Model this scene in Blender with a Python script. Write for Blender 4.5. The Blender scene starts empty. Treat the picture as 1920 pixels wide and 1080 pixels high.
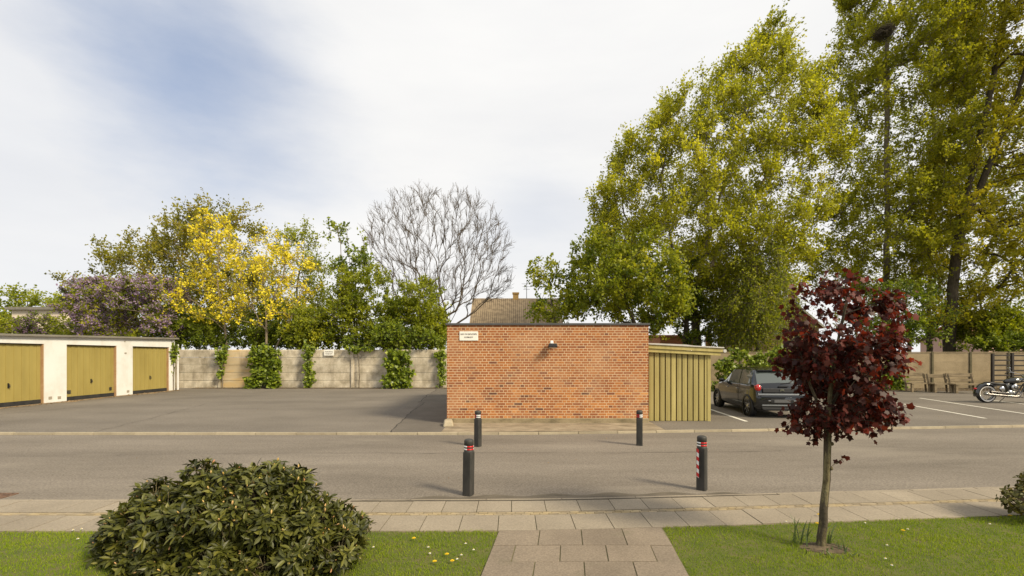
import bpy, math, random
import numpy as np
from mathutils import Vector, Matrix
random.seed(7)
R = math.radians
scene = bpy.context.scene
col = scene.collection
# ------------------------------------------------------------------ camera, sky, sun, exposure
F, CX, HY, H = 860.0, 960.0, 668.0, 1.75          # focal length in photo pixels, horizon row, eye height
cam = bpy.data.objects.new('camera', bpy.data.cameras.new('camera'))
col.objects.link(cam)
cam.location = (0, 0, H)
cam.rotation_euler = (R(90), 0, 0)
cam.data.sensor_width = 36
cam.data.lens = 36 * F / 1920
cam.data.shift_y = (HY - 540) / 1920
cam.data.clip_end = 3000
cam.data.clip_start = 0.05
scene.camera = cam
SUN_FROM = Vector((2.45, -1.75, 2.35)).normalized()
sun = bpy.data.objects.new('sun', bpy.data.lights.new('sun', 'SUN'))
col.objects.link(sun)
sun.data.energy = 4.3
sun.data.angle = R(13)
sun.data.color = (1.0, 0.87, 0.64)
sun.rotation_euler = SUN_FROM.to_track_quat('Z', 'Y').to_euler()
vs = scene.view_settings
vs.view_transform = 'Standard'; vs.look = 'None'; vs.exposure = 0.30; vs.gamma = 1.0

world = bpy.data.worlds.new('World'); scene.world = world; world.use_nodes = True
def build_world():
    nt = world.node_tree; n = nt.nodes; l = nt.links; n.clear()
    out = n.new('ShaderNodeOutputWorld'); bg = n.new('ShaderNodeBackground'); bg.inputs[1].default_value = 0.1
    l.new(bg.outputs[0], out.inputs[0])
    sky = n.new('ShaderNodeTexSky'); sky.sky_type = 'NISHITA'; sky.sun_disc = False
    sky.sun_elevation = math.asin(SUN_FROM.z); sky.sun_rotation = math.atan2(SUN_FROM.x, SUN_FROM.y)
    sky.dust_density = 1.5
    tc = n.new('ShaderNodeTexCoord')
    # cloud structure: stretched noise over the direction of view
    def noise(scale, sx, sy, sz, detail=5, rough=.55, off=(0, 0, 0)):
        mp = n.new('ShaderNodeMapping'); mp.inputs['Scale'].default_value = (sx, sy, sz); mp.inputs['Location'].default_value = off
        l.new(tc.outputs['Generated'], mp.inputs[0])
        t = n.new('ShaderNodeTexNoise'); t.inputs['Scale'].default_value = scale; t.inputs['Detail'].default_value = detail
        t.inputs['Roughness'].default_value = rough; l.new(mp.outputs[0], t.inputs[0]); return t
    def patch(px, py, rad, soft):
        d = Vector(((px - CX) / F, 1, (HY - py) / F)).normalized()
        dp = n.new('ShaderNodeVectorMath'); dp.operation = 'DISTANCE'
        l.new(tc.outputs['Generated'], dp.inputs[0]); dp.inputs[1].default_value = d
        ns = noise(2.0, .8, 1, 2.2, 9, .56, (px * .01, 0, 3))
        ad = n.new('ShaderNodeMath'); ad.operation = 'MULTIPLY_ADD'; l.new(ns.outputs[0], ad.inputs[0]); ad.inputs[1].default_value = .55
        l.new(dp.outputs['Value'], ad.inputs[2])
        mr = n.new('ShaderNodeMapRange'); mr.interpolation_type = 'SMOOTHSTEP'
        l.new(ad.outputs[0], mr.inputs[0])
        mr.inputs[1].default_value = rad + .27 - soft; mr.inputs[2].default_value = rad + .27 + soft
        mr.inputs[3].default_value = 1; mr.inputs[4].default_value = 0
        return mr.outputs[0]
    def mth(op, a, b):
        m = n.new('ShaderNodeMath'); m.operation = op
        for i, v in enumerate((a, b)):
            if isinstance(v, (int, float)): m.inputs[i].default_value = v
            else: l.new(v, m.inputs[i])
        return m.outputs[0]
    p1 = mth('MULTIPLY', patch(345, 120, .13, .20), .85)
    p2 = mth('MULTIPLY', patch(90, 150, .2, .3), .15)
    p3 = mth('MULTIPLY', patch(1010, 400, .08, .13), .24)
    p4 = mth('MULTIPLY', patch(150, 560, .18, .25), .12)
    hole = mth('MAXIMUM', mth('MAXIMUM', p1, p2), mth('MAXIMUM', p3, p4))
    # cloud brightness
    cn = noise(1.5, .8, 1, 3.4, 9, .55, (5, 1, 2))
    rp = n.new('ShaderNodeValToRGB')
    rp.color_ramp.elements[0].position = .3; rp.color_ramp.elements[0].color = (7.0, 7.0, 7.08, 1)
    rp.color_ramp.elements[1].position = .62; rp.color_ramp.elements[1].color = (7.9, 7.84, 7.72, 1)
    l.new(cn.outputs[0], rp.inputs[0])
    # blue of the gap, kept a little veiled
    bl = n.new('ShaderNodeMix'); bl.data_type = 'RGBA'; bl.inputs[0].default_value = .45
    l.new(sky.outputs[0], bl.inputs[6]); bl.inputs[7].default_value = (2.9, 4.0, 6.4, 1)
    mx = n.new('ShaderNodeMix'); mx.data_type = 'RGBA'
    l.new(hole, mx.inputs[0]); l.new(rp.outputs[0], mx.inputs[6]); l.new(bl.outputs[2], mx.inputs[7])
    l.new(mx.outputs[2], bg.inputs[0])
build_world()

# ------------------------------------------------------------------ placing helpers
def gp(px, py, z=0.0):
    Y = F * (H - z) / (py - HY); return ((px - CX) * Y / F, Y, z)
def pt(px, py, Y): return ((px - CX) * Y / F, Y, H + (HY - py) * Y / F)
def bend(x):                                       # the street swings slightly away to the right
    t = x - .4
    return .09 * (math.sqrt(t * t + .6) + t) / 2
# ------------------------------------------------------------------ materials
def _nodes(name):
    m = bpy.data.materials.new(name); m.use_nodes = True
    nt = m.node_tree; return m, nt, nt.nodes, nt.links, nt.nodes['Principled BSDF']
def ramp(n, cols, lo=.3, hi=.7):
    r = n.new('ShaderNodeValToRGB'); e = r.color_ramp.elements
    k = len(cols)
    while len(e) < k: e.new(.5)
    for i, c in enumerate(cols):
        e[i].position = lo + (hi - lo) * (i / max(1, k - 1)); e[i].color = (*c, 1)
    return r
def M(name, cols, rough=.8, scale=4, detail=6, stretch=(1, 1, 1), bump=None, metal=0, tint=0, speck=None, streak=None, spec=.4, coat=0, lo=.3, hi=.7, obj=False):
    m, nt, n, l, b = _nodes(name)
    if isinstance(cols[0], (int, float)): cols = [cols]
    if obj:
        g = n.new('ShaderNodeTexCoord'); pos = g.outputs['Object']
    else:
        g = n.new('ShaderNodeNewGeometry'); pos = g.outputs['Position']
    def nz(sc, st=(1, 1, 1), det=6, off=0):
        mp = n.new('ShaderNodeMapping'); mp.inputs['Scale'].default_value = st; mp.inputs['Location'].default_value = (off, off * .7, off * .3); l.new(pos, mp.inputs[0])
        t = n.new('ShaderNodeTexNoise'); t.inputs['Scale'].default_value = sc; t.inputs['Detail'].default_value = det
        t.inputs['Roughness'].default_value = .6; l.new(mp.outputs[0], t.inputs[0]); return t.outputs[0]
    if len(cols) > 1:
        rp = ramp(n, cols, lo, hi); l.new(nz(scale, stretch, detail), rp.inputs[0]); c = rp.outputs[0]
    else:
        rgb = n.new('ShaderNodeRGB'); rgb.outputs[0].default_value = (*cols[0], 1); c = rgb.outputs[0]
    def mulc(c, fac_socket, lo_, hi_, a=.3, bb=.7):
        mr = n.new('ShaderNodeMapRange'); l.new(fac_socket, mr.inputs[0]); mr.inputs[1].default_value = a; mr.inputs[2].default_value = bb
        mr.inputs[3].default_value = lo_; mr.inputs[4].default_value = hi_
        mx = n.new('ShaderNodeVectorMath'); mx.operation = 'SCALE'; l.new(c, mx.inputs[0]); l.new(mr.outputs[0], mx.inputs['Scale']); return mx.outputs[0]
    if tint:
        at = n.new('ShaderNodeAttribute'); at.attribute_name = 'tint'
        c = mulc(c, at.outputs['Fac'], 1 - tint, 1 + tint, 0, 1)
    if speck: c = mulc(c, nz(speck[0], (1, 1, 1), 2, 3), 1 - speck[1], 1 + speck[1], .35, .65)
    if streak:                                     # (scale vec, colour, amount, threshold)
        sv, sc, amt, th = streak
        f = nz(1, sv, 7, 9)
        mr = n.new('ShaderNodeMapRange'); l.new(f, mr.inputs[0]); mr.inputs[1].default_value = th; mr.inputs[2].default_value = th + .18
        mr.inputs[3].default_value = 0; mr.inputs[4].default_value = amt
        mx = n.new('ShaderNodeMix'); mx.data_type = 'RGBA'; l.new(mr.outputs[0], mx.inputs[0]); l.new(c, mx.inputs[6]); mx.inputs[7].default_value = (*sc, 1); c = mx.outputs[2]
    l.new(c, b.inputs['Base Color'])
    b.inputs['Roughness'].default_value = rough; b.inputs['Metallic'].default_value = metal
    b.inputs['Specular IOR Level'].default_value = spec; b.inputs['Coat Weight'].default_value = coat
    if bump:
        bp = n.new('ShaderNodeBump'); bp.inputs['Strength'].default_value = bump[1]; bp.inputs['Distance'].default_value = bump[2] if len(bump) > 2 else .01
        l.new(nz(bump[0], (1, 1, 1), 5, 5), bp.inputs['Height']); l.new(bp.outputs[0], b.inputs['Normal'])
    return m
def leafmat(name, cols, trans=.35, rough=.5, spec=.3):
    m, nt, n, l, b = _nodes(name)
    at = n.new('ShaderNodeAttribute'); at.attribute_name = 'tint'
    rp = ramp(n, cols, 0, 1); l.new(at.outputs['Fac'], rp.inputs[0]); l.new(rp.outputs[0], b.inputs['Base Color'])
    b.inputs['Roughness'].default_value = rough; b.inputs['Specular IOR Level'].default_value = spec
    if trans:
        tr = n.new('ShaderNodeBsdfTranslucent')
        sc = n.new('ShaderNodeVectorMath'); sc.operation = 'MULTIPLY'; l.new(rp.outputs[0], sc.inputs[0]); sc.inputs[1].default_value = (1.35, 1.35, .8)
        l.new(sc.outputs[0], tr.inputs[0])
        mx = n.new('ShaderNodeMixShader'); mx.inputs[0].default_value = trans
        l.new(b.outputs[0], mx.inputs[1]); l.new(tr.outputs[0], mx.inputs[2]); l.new(mx.outputs[0], n['Material Output'].inputs[0])
    return m
def glassmat(name, c=(.02, .025, .025), rough=.06):
    m, nt, n, l, b = _nodes(name); b.inputs['Base Color'].default_value = (*c, 1); b.inputs['Roughness'].default_value = rough
    b.inputs['Specular IOR Level'].default_value = .9; b.inputs['Coat Weight'].default_value = .6; return m

MAT = dict(
    asphalt=M('asphalt', [(.130, .110, .087), (.168, .143, .114), (.205, .176, .142)], .9, .55, 8, (.35, 1.6, 1), (140, .5, .004), speck=(42, .26), streak=((.25, 1.1, 1), (.27, .235, .185), .5, .54)),
    court=M('court_asphalt', [(.118, .101, .082), (.152, .131, .106), (.185, .160, .130)], .92, .4, 8, (.7, 1.2, 1), (120, .6, .005), speck=(30, .26), streak=((.5, .9, 1), (.11, .092, .072), .5, .57)),
    patchasph=M('patch_asphalt', [(.10, .086, .070), (.135, .116, .094)], .93, 1.2, 7, (1, 1, 1), (130, .6, .005), speck=(130, .2)),
    mound=M('mound_asphalt', [(.085, .070, .050), (.15, .125, .09)], .93, 3, 7, (1, 2, 1), (120, .6, .005), speck=(130, .22)),
    kerb=M('kerb_stone', [(.30, .25, .17), (.42, .36, .25)], .85, 3, 6, (1, 1, 1), (60, .4, .004), tint=.18, speck=(90, .12)),
    tile=M('paving_tile', [(.225, .188, .138), (.288, .243, .18)], .88, 1.2, 7, (1, 1, 1), (120, .5, .003), tint=.07, speck=(60, .13)),
    pathtile=M('path_tile', [(.17, .135, .098), (.23, .185, .135)], .88, 1.8, 7, (1, 1, 1), (120, .5, .003), tint=.09, speck=(60, .17), streak=((3, 3, 3), (.13, .12, .07), .5, .6)),
    joint=M('joint_sand', [(.14, .115, .07), (.17, .15, .075), (.12, .13, .045)], .95, 6, 4),
    cobble=M('yellow_brick_strip', [(.22, .18, .12), (.33, .255, .14), (.26, .21, .14), (.36, .28, .16)], .9, 2.2, 5, (1, 1, 1), (80, .5, .004), tint=.2),
    apron=M('apron_concrete', [(.15, .12, .075), (.25, .20, .135), (.35, .29, .20)], .9, 2.2, 8, (1, 1.6, 1), (50, .5, .006), speck=(90, .15)),
    plinth=M('plinth_render', [(.13, .105, .06), (.25, .20, .12), (.31, .25, .155)], .9, 2.4, 8, (1, 1, 2), (60, .4, .005), speck=(70, .1)),
    lawn=M('lawn_soil', [(.06, .075, .012), (.09, .10, .02), (.12, .10, .04)], .95, 5, 6),
    field=M('ground_soil', [(.05, .06, .02), (.09, .09, .03), (.10, .08, .05)], .95, .6, 6),
    dirt=M('dirt', [(.045, .032, .02), (.10, .075, .045), (.16, .12, .07)], .95, 9, 6, bump=(30, .6, .02)),
    mortar=M('mortar', [(.52, .37, .22), (.65, .48, .30)], .9, 2.5, 6, bump=(90, .3, .003)),
    brick=None,
    felt=M('roof_felt', [(.055, .055, .058), (.09, .09, .092)], .8, 3, 5),
    concrete=M('fence_concrete', [(.28, .24, .17), (.46, .40, .30), (.58, .52, .41)], .92, 2.4, 9, (1, 1, .9), (40, .6, .01), tint=.12, speck=(40, .14), streak=((2.2, 1, .5), (.17, .14, .095), .6, .49), lo=.3, hi=.66),
    concrete_ochre=M('stained_concrete', [(.40, .30, .17), (.50, .40, .25), (.56, .36, .12)], .92, 1.0, 8, (.6, 1, 2.2), (40, .6, .01), tint=.1, streak=((2.2, 1, .6), (.16, .12, .08), .6, .56)),
    wallconc=M('right_wall_concrete', [(.20, .155, .09), (.27, .21, .125), (.31, .245, .15)], .92, 1.2, 8, (1, 1, 1), (40, .5, .01), tint=.06, speck=(30, .1)),
    postdark=M('mossy_post', [(.07, .06, .03), (.13, .11, .06)], .9, 3, 5),
    whitewall=M('white_masonry', [(.60, .585, .54), (.69, .68, .65), (.70, .695, .67)], .85, 1.6, 8, (1, 1, .8), (45, .35, .006), speck=(60, .04), streak=((3, 3, .5), (.44, .40, .33), .35, .58)),
    door=M('olive_yellow_paint', [(.275, .215, .062), (.315, .25, .074), (.345, .275, .085)], .55, 1.3, 7, (1, 1, .4), tint=.05),
    jamb=M('rusty_jamb', [(.30, .17, .08), (.38, .25, .13)], .8, 5, 5),
    shed=M('mustard_board', [(.28, .23, .075), (.36, .30, .105), (.41, .345, .13)], .7, 1.5, 8, (4, 4, .5), tint=.16, streak=((9, 9, .7), (.20, .17, .07), .4, .58)),
    shedgap=M('shed_gap', [(.11, .075, .03), (.16, .11, .05)], .85, 4, 5),
    rooftrim=M('zinc_edge', [(.42, .40, .36), (.56, .54, .50)], .55, 4, 5, metal=.2),
    garageroof=M('grey_roof_edge', [(.16, .145, .12), (.24, .22, .185)], .8, 4, 5, (1, .3, 1)),
    blackplastic=M('black_post_plastic', [(.018, .018, .017), (.035, .034, .03), (.05, .045, .04)], .62, 8, 6, (1, 1, .4), (60, .4, .003), obj=True),
    black=M('black_metal', (.012, .012, .013), .35),
    rubber=M('rubber', [(.012, .012, .012), (.022, .021, .02)], .85, 12, 4),
    darkstrip=M('dark_kick_strip', [(.018, .018, .02), (.04, .038, .036)], .6, 6, 5),
    red=M('red_reflector', (.50, .01, .012), .35), white=M('white_reflector', (.78, .78, .76), .35),
    tapewhite=M('white_tape', (.72, .70, .68), .45), tapered=M('red_tape', (.52, .03, .03), .45),
    signwhite=M('sign_white', [(.72, .70, .62), (.80, .78, .71)], .45, 10, 4), ink=M('sign_ink', (.05, .035, .03), .6),
    steel=M('steel', (.30, .30, .29), .3, metal=1), chrome=M('chrome', (.5, .5, .5), .14, metal=1),
    bark=M('bark_grey', [(.10, .08, .055), (.17, .14, .10), (.22, .19, .14)], .95, 12, 6, (1, 1, .35), (25, .7, .02)),
    barkpale=M('bark_pale', [(.20, .155, .105), (.30, .24, .17)], .95, 8, 5, (1, 1, .4)),
    barkdark=M('bark_dark', [(.035, .028, .018), (.07, .055, .035), (.10, .08, .055)], .95, 10, 6, (1, 1, .3), (20, .7, .03)),
    barkgreen=M('young_bark', [(.05, .036, .020), (.10, .080, .036), (.17, .145, .075), (.06, .036, .022)], .9, 34, 8, (1, 1, .35), (70, .8, .008), speck=(160, .3)),
    oldwood=M('weathered_wood', [(.10, .075, .042), (.19, .145, .085), (.26, .20, .12)], .9, 5, 8, (.5, 3, 3), (30, .5, .004), tint=.2),
    darkwood=M('dark_stained_wood', [(.018, .014, .010), (.03, .024, .018)], .7, 6, 6, (1, 1, .3)),
    rooftile=None, paintline=M('line_paint', [(.42, .39, .31), (.60, .57, .49), (.66, .63, .55)], .8, 6, 8, (1, 1, 1), speck=(90, .12), lo=.25, hi=.55),
)
# bricks: a firing colour for every brick
def brickmat():
    m, nt, n, l, b = _nodes('brick_face')
    at = n.new('ShaderNodeAttribute'); at.attribute_name = 'tint'
    rp = ramp(n, [(.10, .045, .03), (.19, .066, .03), (.28, .095, .03), (.34, .122, .034), (.42, .165, .045), (.52, .24, .07)], 0, 1)
    l.new(at.outputs['Fac'], rp.inputs[0])
    g = n.new('ShaderNodeNewGeometry'); t = n.new('ShaderNodeTexNoise'); t.inputs['Scale'].default_value = 60; t.inputs['Detail'].default_value = 4
    l.new(g.outputs['Position'], t.inputs[0])
    mr = n.new('ShaderNodeMapRange'); l.new(t.outputs[0], mr.inputs[0]); mr.inputs[1].default_value = .3; mr.inputs[2].default_value = .7; mr.inputs[3].default_value = .8; mr.inputs[4].default_value = 1.2
    sc = n.new('ShaderNodeVectorMath'); sc.operation = 'SCALE'; l.new(rp.outputs[0], sc.inputs[0]); l.new(mr.outputs[0], sc.inputs['Scale'])
    t2 = n.new('ShaderNodeTexNoise'); t2.inputs['Scale'].default_value = 1.1; t2.inputs['Detail'].default_value = 8; l.new(g.outputs['Position'], t2.inputs[0])
    m2 = n.new('ShaderNodeMapRange'); l.new(t2.outputs[0], m2.inputs[0]); m2.inputs[1].default_value = .5; m2.inputs[2].default_value = .75; m2.inputs[3].default_value = 0; m2.inputs[4].default_value = .4
    mx = n.new('ShaderNodeMix'); mx.data_type = 'RGBA'; l.new(m2.outputs[0], mx.inputs[0]); l.new(sc.outputs[0], mx.inputs[6]); mx.inputs[7].default_value = (.50, .30, .17, 1)
    l.new(mx.outputs[2], b.inputs['Base Color']); b.inputs['Roughness'].default_value = .9
    return m
MAT['brick'] = brickmat()
LEAF = dict(
    poplar=leafmat('poplar_leaf', [(0.143, 0.161, 0.012), (0.286, 0.292, 0.016), (0.428, 0.417, 0.022), (0.629, 0.575, 0.036)], .5),
    olive=leafmat('olive_leaf', [(0.171, 0.173, 0.013), (0.320, 0.302, 0.017), (0.469, 0.417, 0.023), (0.661, 0.561, 0.036)], .5),
    fresh=leafmat('fresh_leaf', [(0.083, 0.121, 0.009), (0.195, 0.226, 0.012), (0.319, 0.330, 0.017), (0.464, 0.434, 0.024)], .48),
    beech=leafmat('beech_leaf', [(0.095, 0.131, 0.007), (0.203, 0.234, 0.010), (0.297, 0.319, 0.014), (0.419, 0.424, 0.022)], .5),
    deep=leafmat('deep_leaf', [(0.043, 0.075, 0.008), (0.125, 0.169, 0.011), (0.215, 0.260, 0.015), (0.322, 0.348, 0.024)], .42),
    bronze=leafmat('bronze_leaf', [(0.099, 0.099, 0.011), (0.198, 0.193, 0.017), (0.284, 0.254, 0.022), (0.343, 0.248, 0.033)], .48),
    yellow=leafmat('yellow_blossom', [(0.534, 0.435, 0.016), (0.739, 0.608, 0.027), (0.855, 0.738, 0.054)], .35, .6),
    lilac=leafmat('lilac_blossom', [(0.159, 0.103, 0.175), (0.260, 0.178, 0.286), (0.361, 0.267, 0.381), (0.196, 0.103, 0.175)], .25, .7),
    plum=leafmat('dusky_blossom', [(.10, .055, .09), (.17, .11, .17)], .2, .7),
    ivy=leafmat('ivy_leaf', [(0.053, 0.084, 0.008), (0.120, 0.169, 0.012), (0.217, 0.274, 0.020), (0.344, 0.386, 0.039)], .32, .4, .45),
    red=leafmat('red_maple_leaf', [(0.032, 0.010, 0.008), (0.063, 0.014, 0.010), (0.138, 0.018, 0.010), (0.263, 0.030, 0.010)], .45, .5, .3),
    rhodo=leafmat('rhododendron_leaf', [(0.021, 0.025, 0.004), (0.048, 0.053, 0.008), (0.090, 0.094, 0.014), (0.170, 0.163, 0.032)], .12, .46, .35),
    bud=leafmat('flower_bud', [(.42, .27, .06), (.52, .36, .14), (.40, .18, .09)], 0, .6),
    grass=leafmat('grass_blade', [(0.093, 0.161, 0.006), (0.174, 0.258, 0.010), (0.248, 0.314, 0.015), (0.347, 0.361, 0.059)], .4, .6),
    litter=leafmat('dry_leaf', [(.10, .055, .02), (.22, .13, .05), (.30, .20, .09)], .1, .8),
    daff=leafmat('bulb_leaf', [(.07, .10, .03), (.12, .16, .06), (.22, .24, .14)], .3, .4),
)
# ------------------------------------------------------------------ mesh helpers
ORIG = {}
class MB:
    def __init__(s): s.v = []; s.f = []; s.t = []; s.mi = []; s.sm = []; s.usetint = False
    def add(s, vs, fs, tint=.5, mi=0, smooth=False):
        o = len(s.v); s.v += [tuple(p) for p in vs]
        for f in fs: s.f.append(tuple(i + o for i in f)); s.t.append(tint); s.mi.append(mi); s.sm.append(smooth)
        return s
    def box(s, c, d, rot=None, tint=.5, mi=0, taper=None):
        hx, hy, hz = d[0] / 2, d[1] / 2, d[2] / 2
        tx, ty = taper if taper else (1, 1)
        p = [(-hx, -hy, -hz), (hx, -hy, -hz), (hx, hy, -hz), (-hx, hy, -hz), (-hx * tx, -hy * ty, hz), (hx * tx, -hy * ty, hz), (hx * tx, hy * ty, hz), (-hx * tx, hy * ty, hz)]
        m = rot if rot is not None else Matrix.Identity(3)
        p = [tuple(m @ Vector(q) + Vector(c)) for q in p]
        return s.add(p, [(0, 3, 2, 1), (4, 5, 6, 7), (0, 1, 5, 4), (1, 2, 6, 5), (2, 3, 7, 6), (3, 0, 4, 7)], tint, mi)
    def bx(s, x0, x1, y0, y1, z0, z1, tint=.5, mi=0):
        return s.box(((x0 + x1) / 2, (y0 + y1) / 2, (z0 + z1) / 2), (x1 - x0, y1 - y0, z1 - z0), None, tint, mi)
    def tube(s, pts, rad, n=8, caps=True, mi=0, tint=.5, smooth=True):
        pts = [Vector(p) for p in pts]; k = len(pts)
        if isinstance(rad, (int, float)): rad = [rad] * k
        vs = []; up = None
        for i, p in enumerate(pts):
            d = (pts[min(i + 1, k - 1)] - pts[max(i - 1, 0)]).normalized()
            if up is None: up = Vector((0, 0, 1)) if abs(d.z) < .9 else Vector((1, 0, 0))
            a = d.cross(up).normalized(); b = a.cross(d).normalized(); up = b
            for j in range(n):
                t = 2 * math.pi * j / n; vs.append(p + (a * math.cos(t) + b * math.sin(t)) * rad[i])
        fs = [(i * n + j, i * n + (j + 1) % n, (i + 1) * n + (j + 1) % n, (i + 1) * n + j) for i in range(k - 1) for j in range(n)]
        s.add(vs, fs, tint, mi, smooth)
        if caps: s.add([vs[j] for j in range(n)][::-1], [tuple(range(n))], tint, mi); s.add([vs[(k - 1) * n + j] for j in range(n)], [tuple(range(n))], tint, mi)
        return s
    def lathe(s, c, prof, n=24, axis='z', mi=0, a0=0, a1=None, tint=.5, smooth=True):
        full = a1 is None; a1 = 2 * math.pi if full else a1; m = n if full else n + 1
        vs = []
        for r, h in prof:
            for j in range(m):
                t = a0 + (a1 - a0) * j / n; x, y = r * math.cos(t), r * math.sin(t)
                q = {'z': (x, y, h), 'x': (h, x, y), 'y': (y, h, x)}[axis]; vs.append((q[0] + c[0], q[1] + c[1], q[2] + c[2]))
        fs = []
        for i in range(len(prof) - 1):
            for j in range(n): fs.append((i * m + j, i * m + (j + 1) % m, (i + 1) * m + (j + 1) % m, (i + 1) * m + j))
        return s.add(vs, fs, tint, mi, smooth)
    def ell(s, c, r, nu=16, nv=10, rot=None, mi=0, tint=.5):
        vs = []; m = rot if rot is not None else Matrix.Identity(3)
        for i in range(nv + 1):
            a = math.pi * i / nv
            for j in range(nu):
                t = 2 * math.pi * j / nu
                vs.append(m @ Vector((r[0] * math.sin(a) * math.cos(t), r[1] * math.sin(a) * math.sin(t), -r[2] * math.cos(a))) + Vector(c))
        fs = [(i * nu + j, i * nu + (j + 1) % nu, (i + 1) * nu + (j + 1) % nu, (i + 1) * nu + j) for i in range(nv) for j in range(nu)]
        return s.add(vs, fs, tint, mi, True)
    def prism(s, poly, h0, h1, axis='z', mi=0, tint=.5):
        n = len(poly)
        def P(a, b, h): return {'z': (a, b, h), 'y': (a, h, b), 'x': (h, a, b)}[axis]
        vs = [P(a, b, h0) for a, b in poly] + [P(a, b, h1) for a, b in poly]
        return s.add(vs, [tuple(range(n))[::-1], tuple(range(n, 2 * n))] + [(i, (i + 1) % n, n + (i + 1) % n, n + i) for i in range(n)], tint, mi)
    def build(s, name, mat, parent=None, local=False, bevel=0):
        return mesh_obj(name, np.array(s.v, dtype=np.float64), s.f, mat, parent, s.t, s.mi, s.sm, local, bevel)
def mesh_obj(name, v, f, mat, parent=None, tint=None, mi=None, sm=None, local=False, bevel=0):
    me = bpy.data.meshes.new(name)
    o0 = ORIG.get(parent.name, (0, 0, 0)) if (parent and not local) else (0, 0, 0)
    v = np.asarray(v, dtype=np.float64) - np.array(o0)
    if isinstance(f, np.ndarray):                  # uniform faces, fast path
        k = f.shape[1]; me.vertices.add(len(v)); me.vertices.foreach_set('co', v.astype(np.float32).ravel())
        me.loops.add(f.size); me.loops.foreach_set('vertex_index', f.astype(np.int32).ravel())
        me.polygons.add(len(f)); me.polygons.foreach_set('loop_start', np.arange(0, f.size, k, dtype=np.int32))
        me.polygons.foreach_set('loop_total', np.full(len(f), k, dtype=np.int32)); me.update(calc_edges=True)
    else:
        me.from_pydata([tuple(p) for p in v], [], f); me.update()
    if tint is not None:
        a = me.attributes.new('tint', 'FLOAT', 'FACE'); a.data.foreach_set('value', np.asarray(tint, dtype=np.float32))
    if sm is not None:
        s_ = np.asarray(sm) if not isinstance(sm, bool) else np.full(len(me.polygons), sm); me.polygons.foreach_set('use_smooth', s_.astype(bool))
    for m in (mat if isinstance(mat, (list, tuple)) else [mat]): me.materials.append(m)
    if mi is not None and max(mi) > 0: me.polygons.foreach_set('material_index', np.asarray(mi, dtype=np.int32))
    ob = bpy.data.objects.new(name, me); col.objects.link(ob)
    if parent: ob.parent = parent; ORIG[ob.name] = ORIG.get(parent.name, (0, 0, 0)) if not local else (0, 0, 0)
    if bevel:
        b = ob.modifiers.new('bevel', 'BEVEL'); b.width = bevel; b.segments = 2; b.limit_method = 'ANGLE'; b.angle_limit = R(40)
    return ob
def tag(o, label, cat, group=None):
    o['label'] = label; o['category'] = cat
    if group: o['group'] = group
    return o
def thing(name, label, cat, loc=(0, 0, 0), rz=0, group=None):
    o = bpy.data.objects.new(name, None); col.objects.link(o); o.location = loc; o.rotation_euler = (0, 0, rz)
    o.empty_display_size = .2; ORIG[o.name] = tuple(loc); return tag(o, label, cat, group)
def struct(o): o['kind'] = 'structure'; return o
def stuff(o, label, cat): tag(o, label, cat); o['kind'] = 'stuff'; return o
def copy_tree(o, parent=None):
    c = o.copy(); col.objects.link(c)
    if parent: c.parent = parent
    for ch in list(o.children): copy_tree(ch, c)
    return c
def textmesh(s, size, mat, parent, loc, rot, name='lettering', spacing=1.0):
    cu = bpy.data.curves.new('t', 'FONT'); cu.body = s; cu.size = size; cu.align_x = 'CENTER'; cu.align_y = 'CENTER'; cu.extrude = .0015; cu.space_character = spacing; cu.offset = size * .012
    to = bpy.data.objects.new('t', cu); col.objects.link(to); dg = bpy.context.evaluated_depsgraph_get(); dg.update()
    me = bpy.data.meshes.new_from_object(to.evaluated_get(dg)); bpy.data.objects.remove(to)
    me.materials.clear(); me.materials.append(mat)
    o = bpy.data.objects.new(name, me); col.objects.link(o); o.parent = parent; o.location = loc; o.rotation_euler = rot; return o
# ------------------------------------------------------------------ ground, road, paving
def ribbon(name, x0, x1, f0, f1, z, mat, n=60, thick=0):
    xs = np.linspace(x0, x1, n); m = MB()
    vs = [(x, f0(x), z) for x in xs] + [(x, f1(x), z) for x in xs]
    m.add(vs, [(i, i + 1, n + i + 1, n + i) for i in range(n - 1)])
    if thick:
        o = [(x, f0(x), z) for x in xs] + [(x, f0(x), z - thick) for x in xs]
        m.add(o, [(i, n + i, n + i + 1, i + 1) for i in range(n - 1)])
        o = [(x, f1(x), z) for x in xs] + [(x, f1(x), z - thick) for x in xs]
        m.add(o, [(i, i + 1, n + i + 1, n + i) for i in range(n - 1)])
    return struct(m.build(name, mat))
m = MB(); m.add([(-400, -60, -.03), (400, -60, -.03), (400, 900, -.03), (-400, 900, -.03)], [(0, 1, 2, 3)]); struct(m.build('ground', MAT['field']))
YN, YF, YP = 5.47, 10.17, 4.47                     # near kerb, far kerb, lawn edge
ribbon('road', -60, 60, lambda x: YN - .06 + bend(x), lambda x: YF + .02 + bend(x), 0, MAT['asphalt'])
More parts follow.
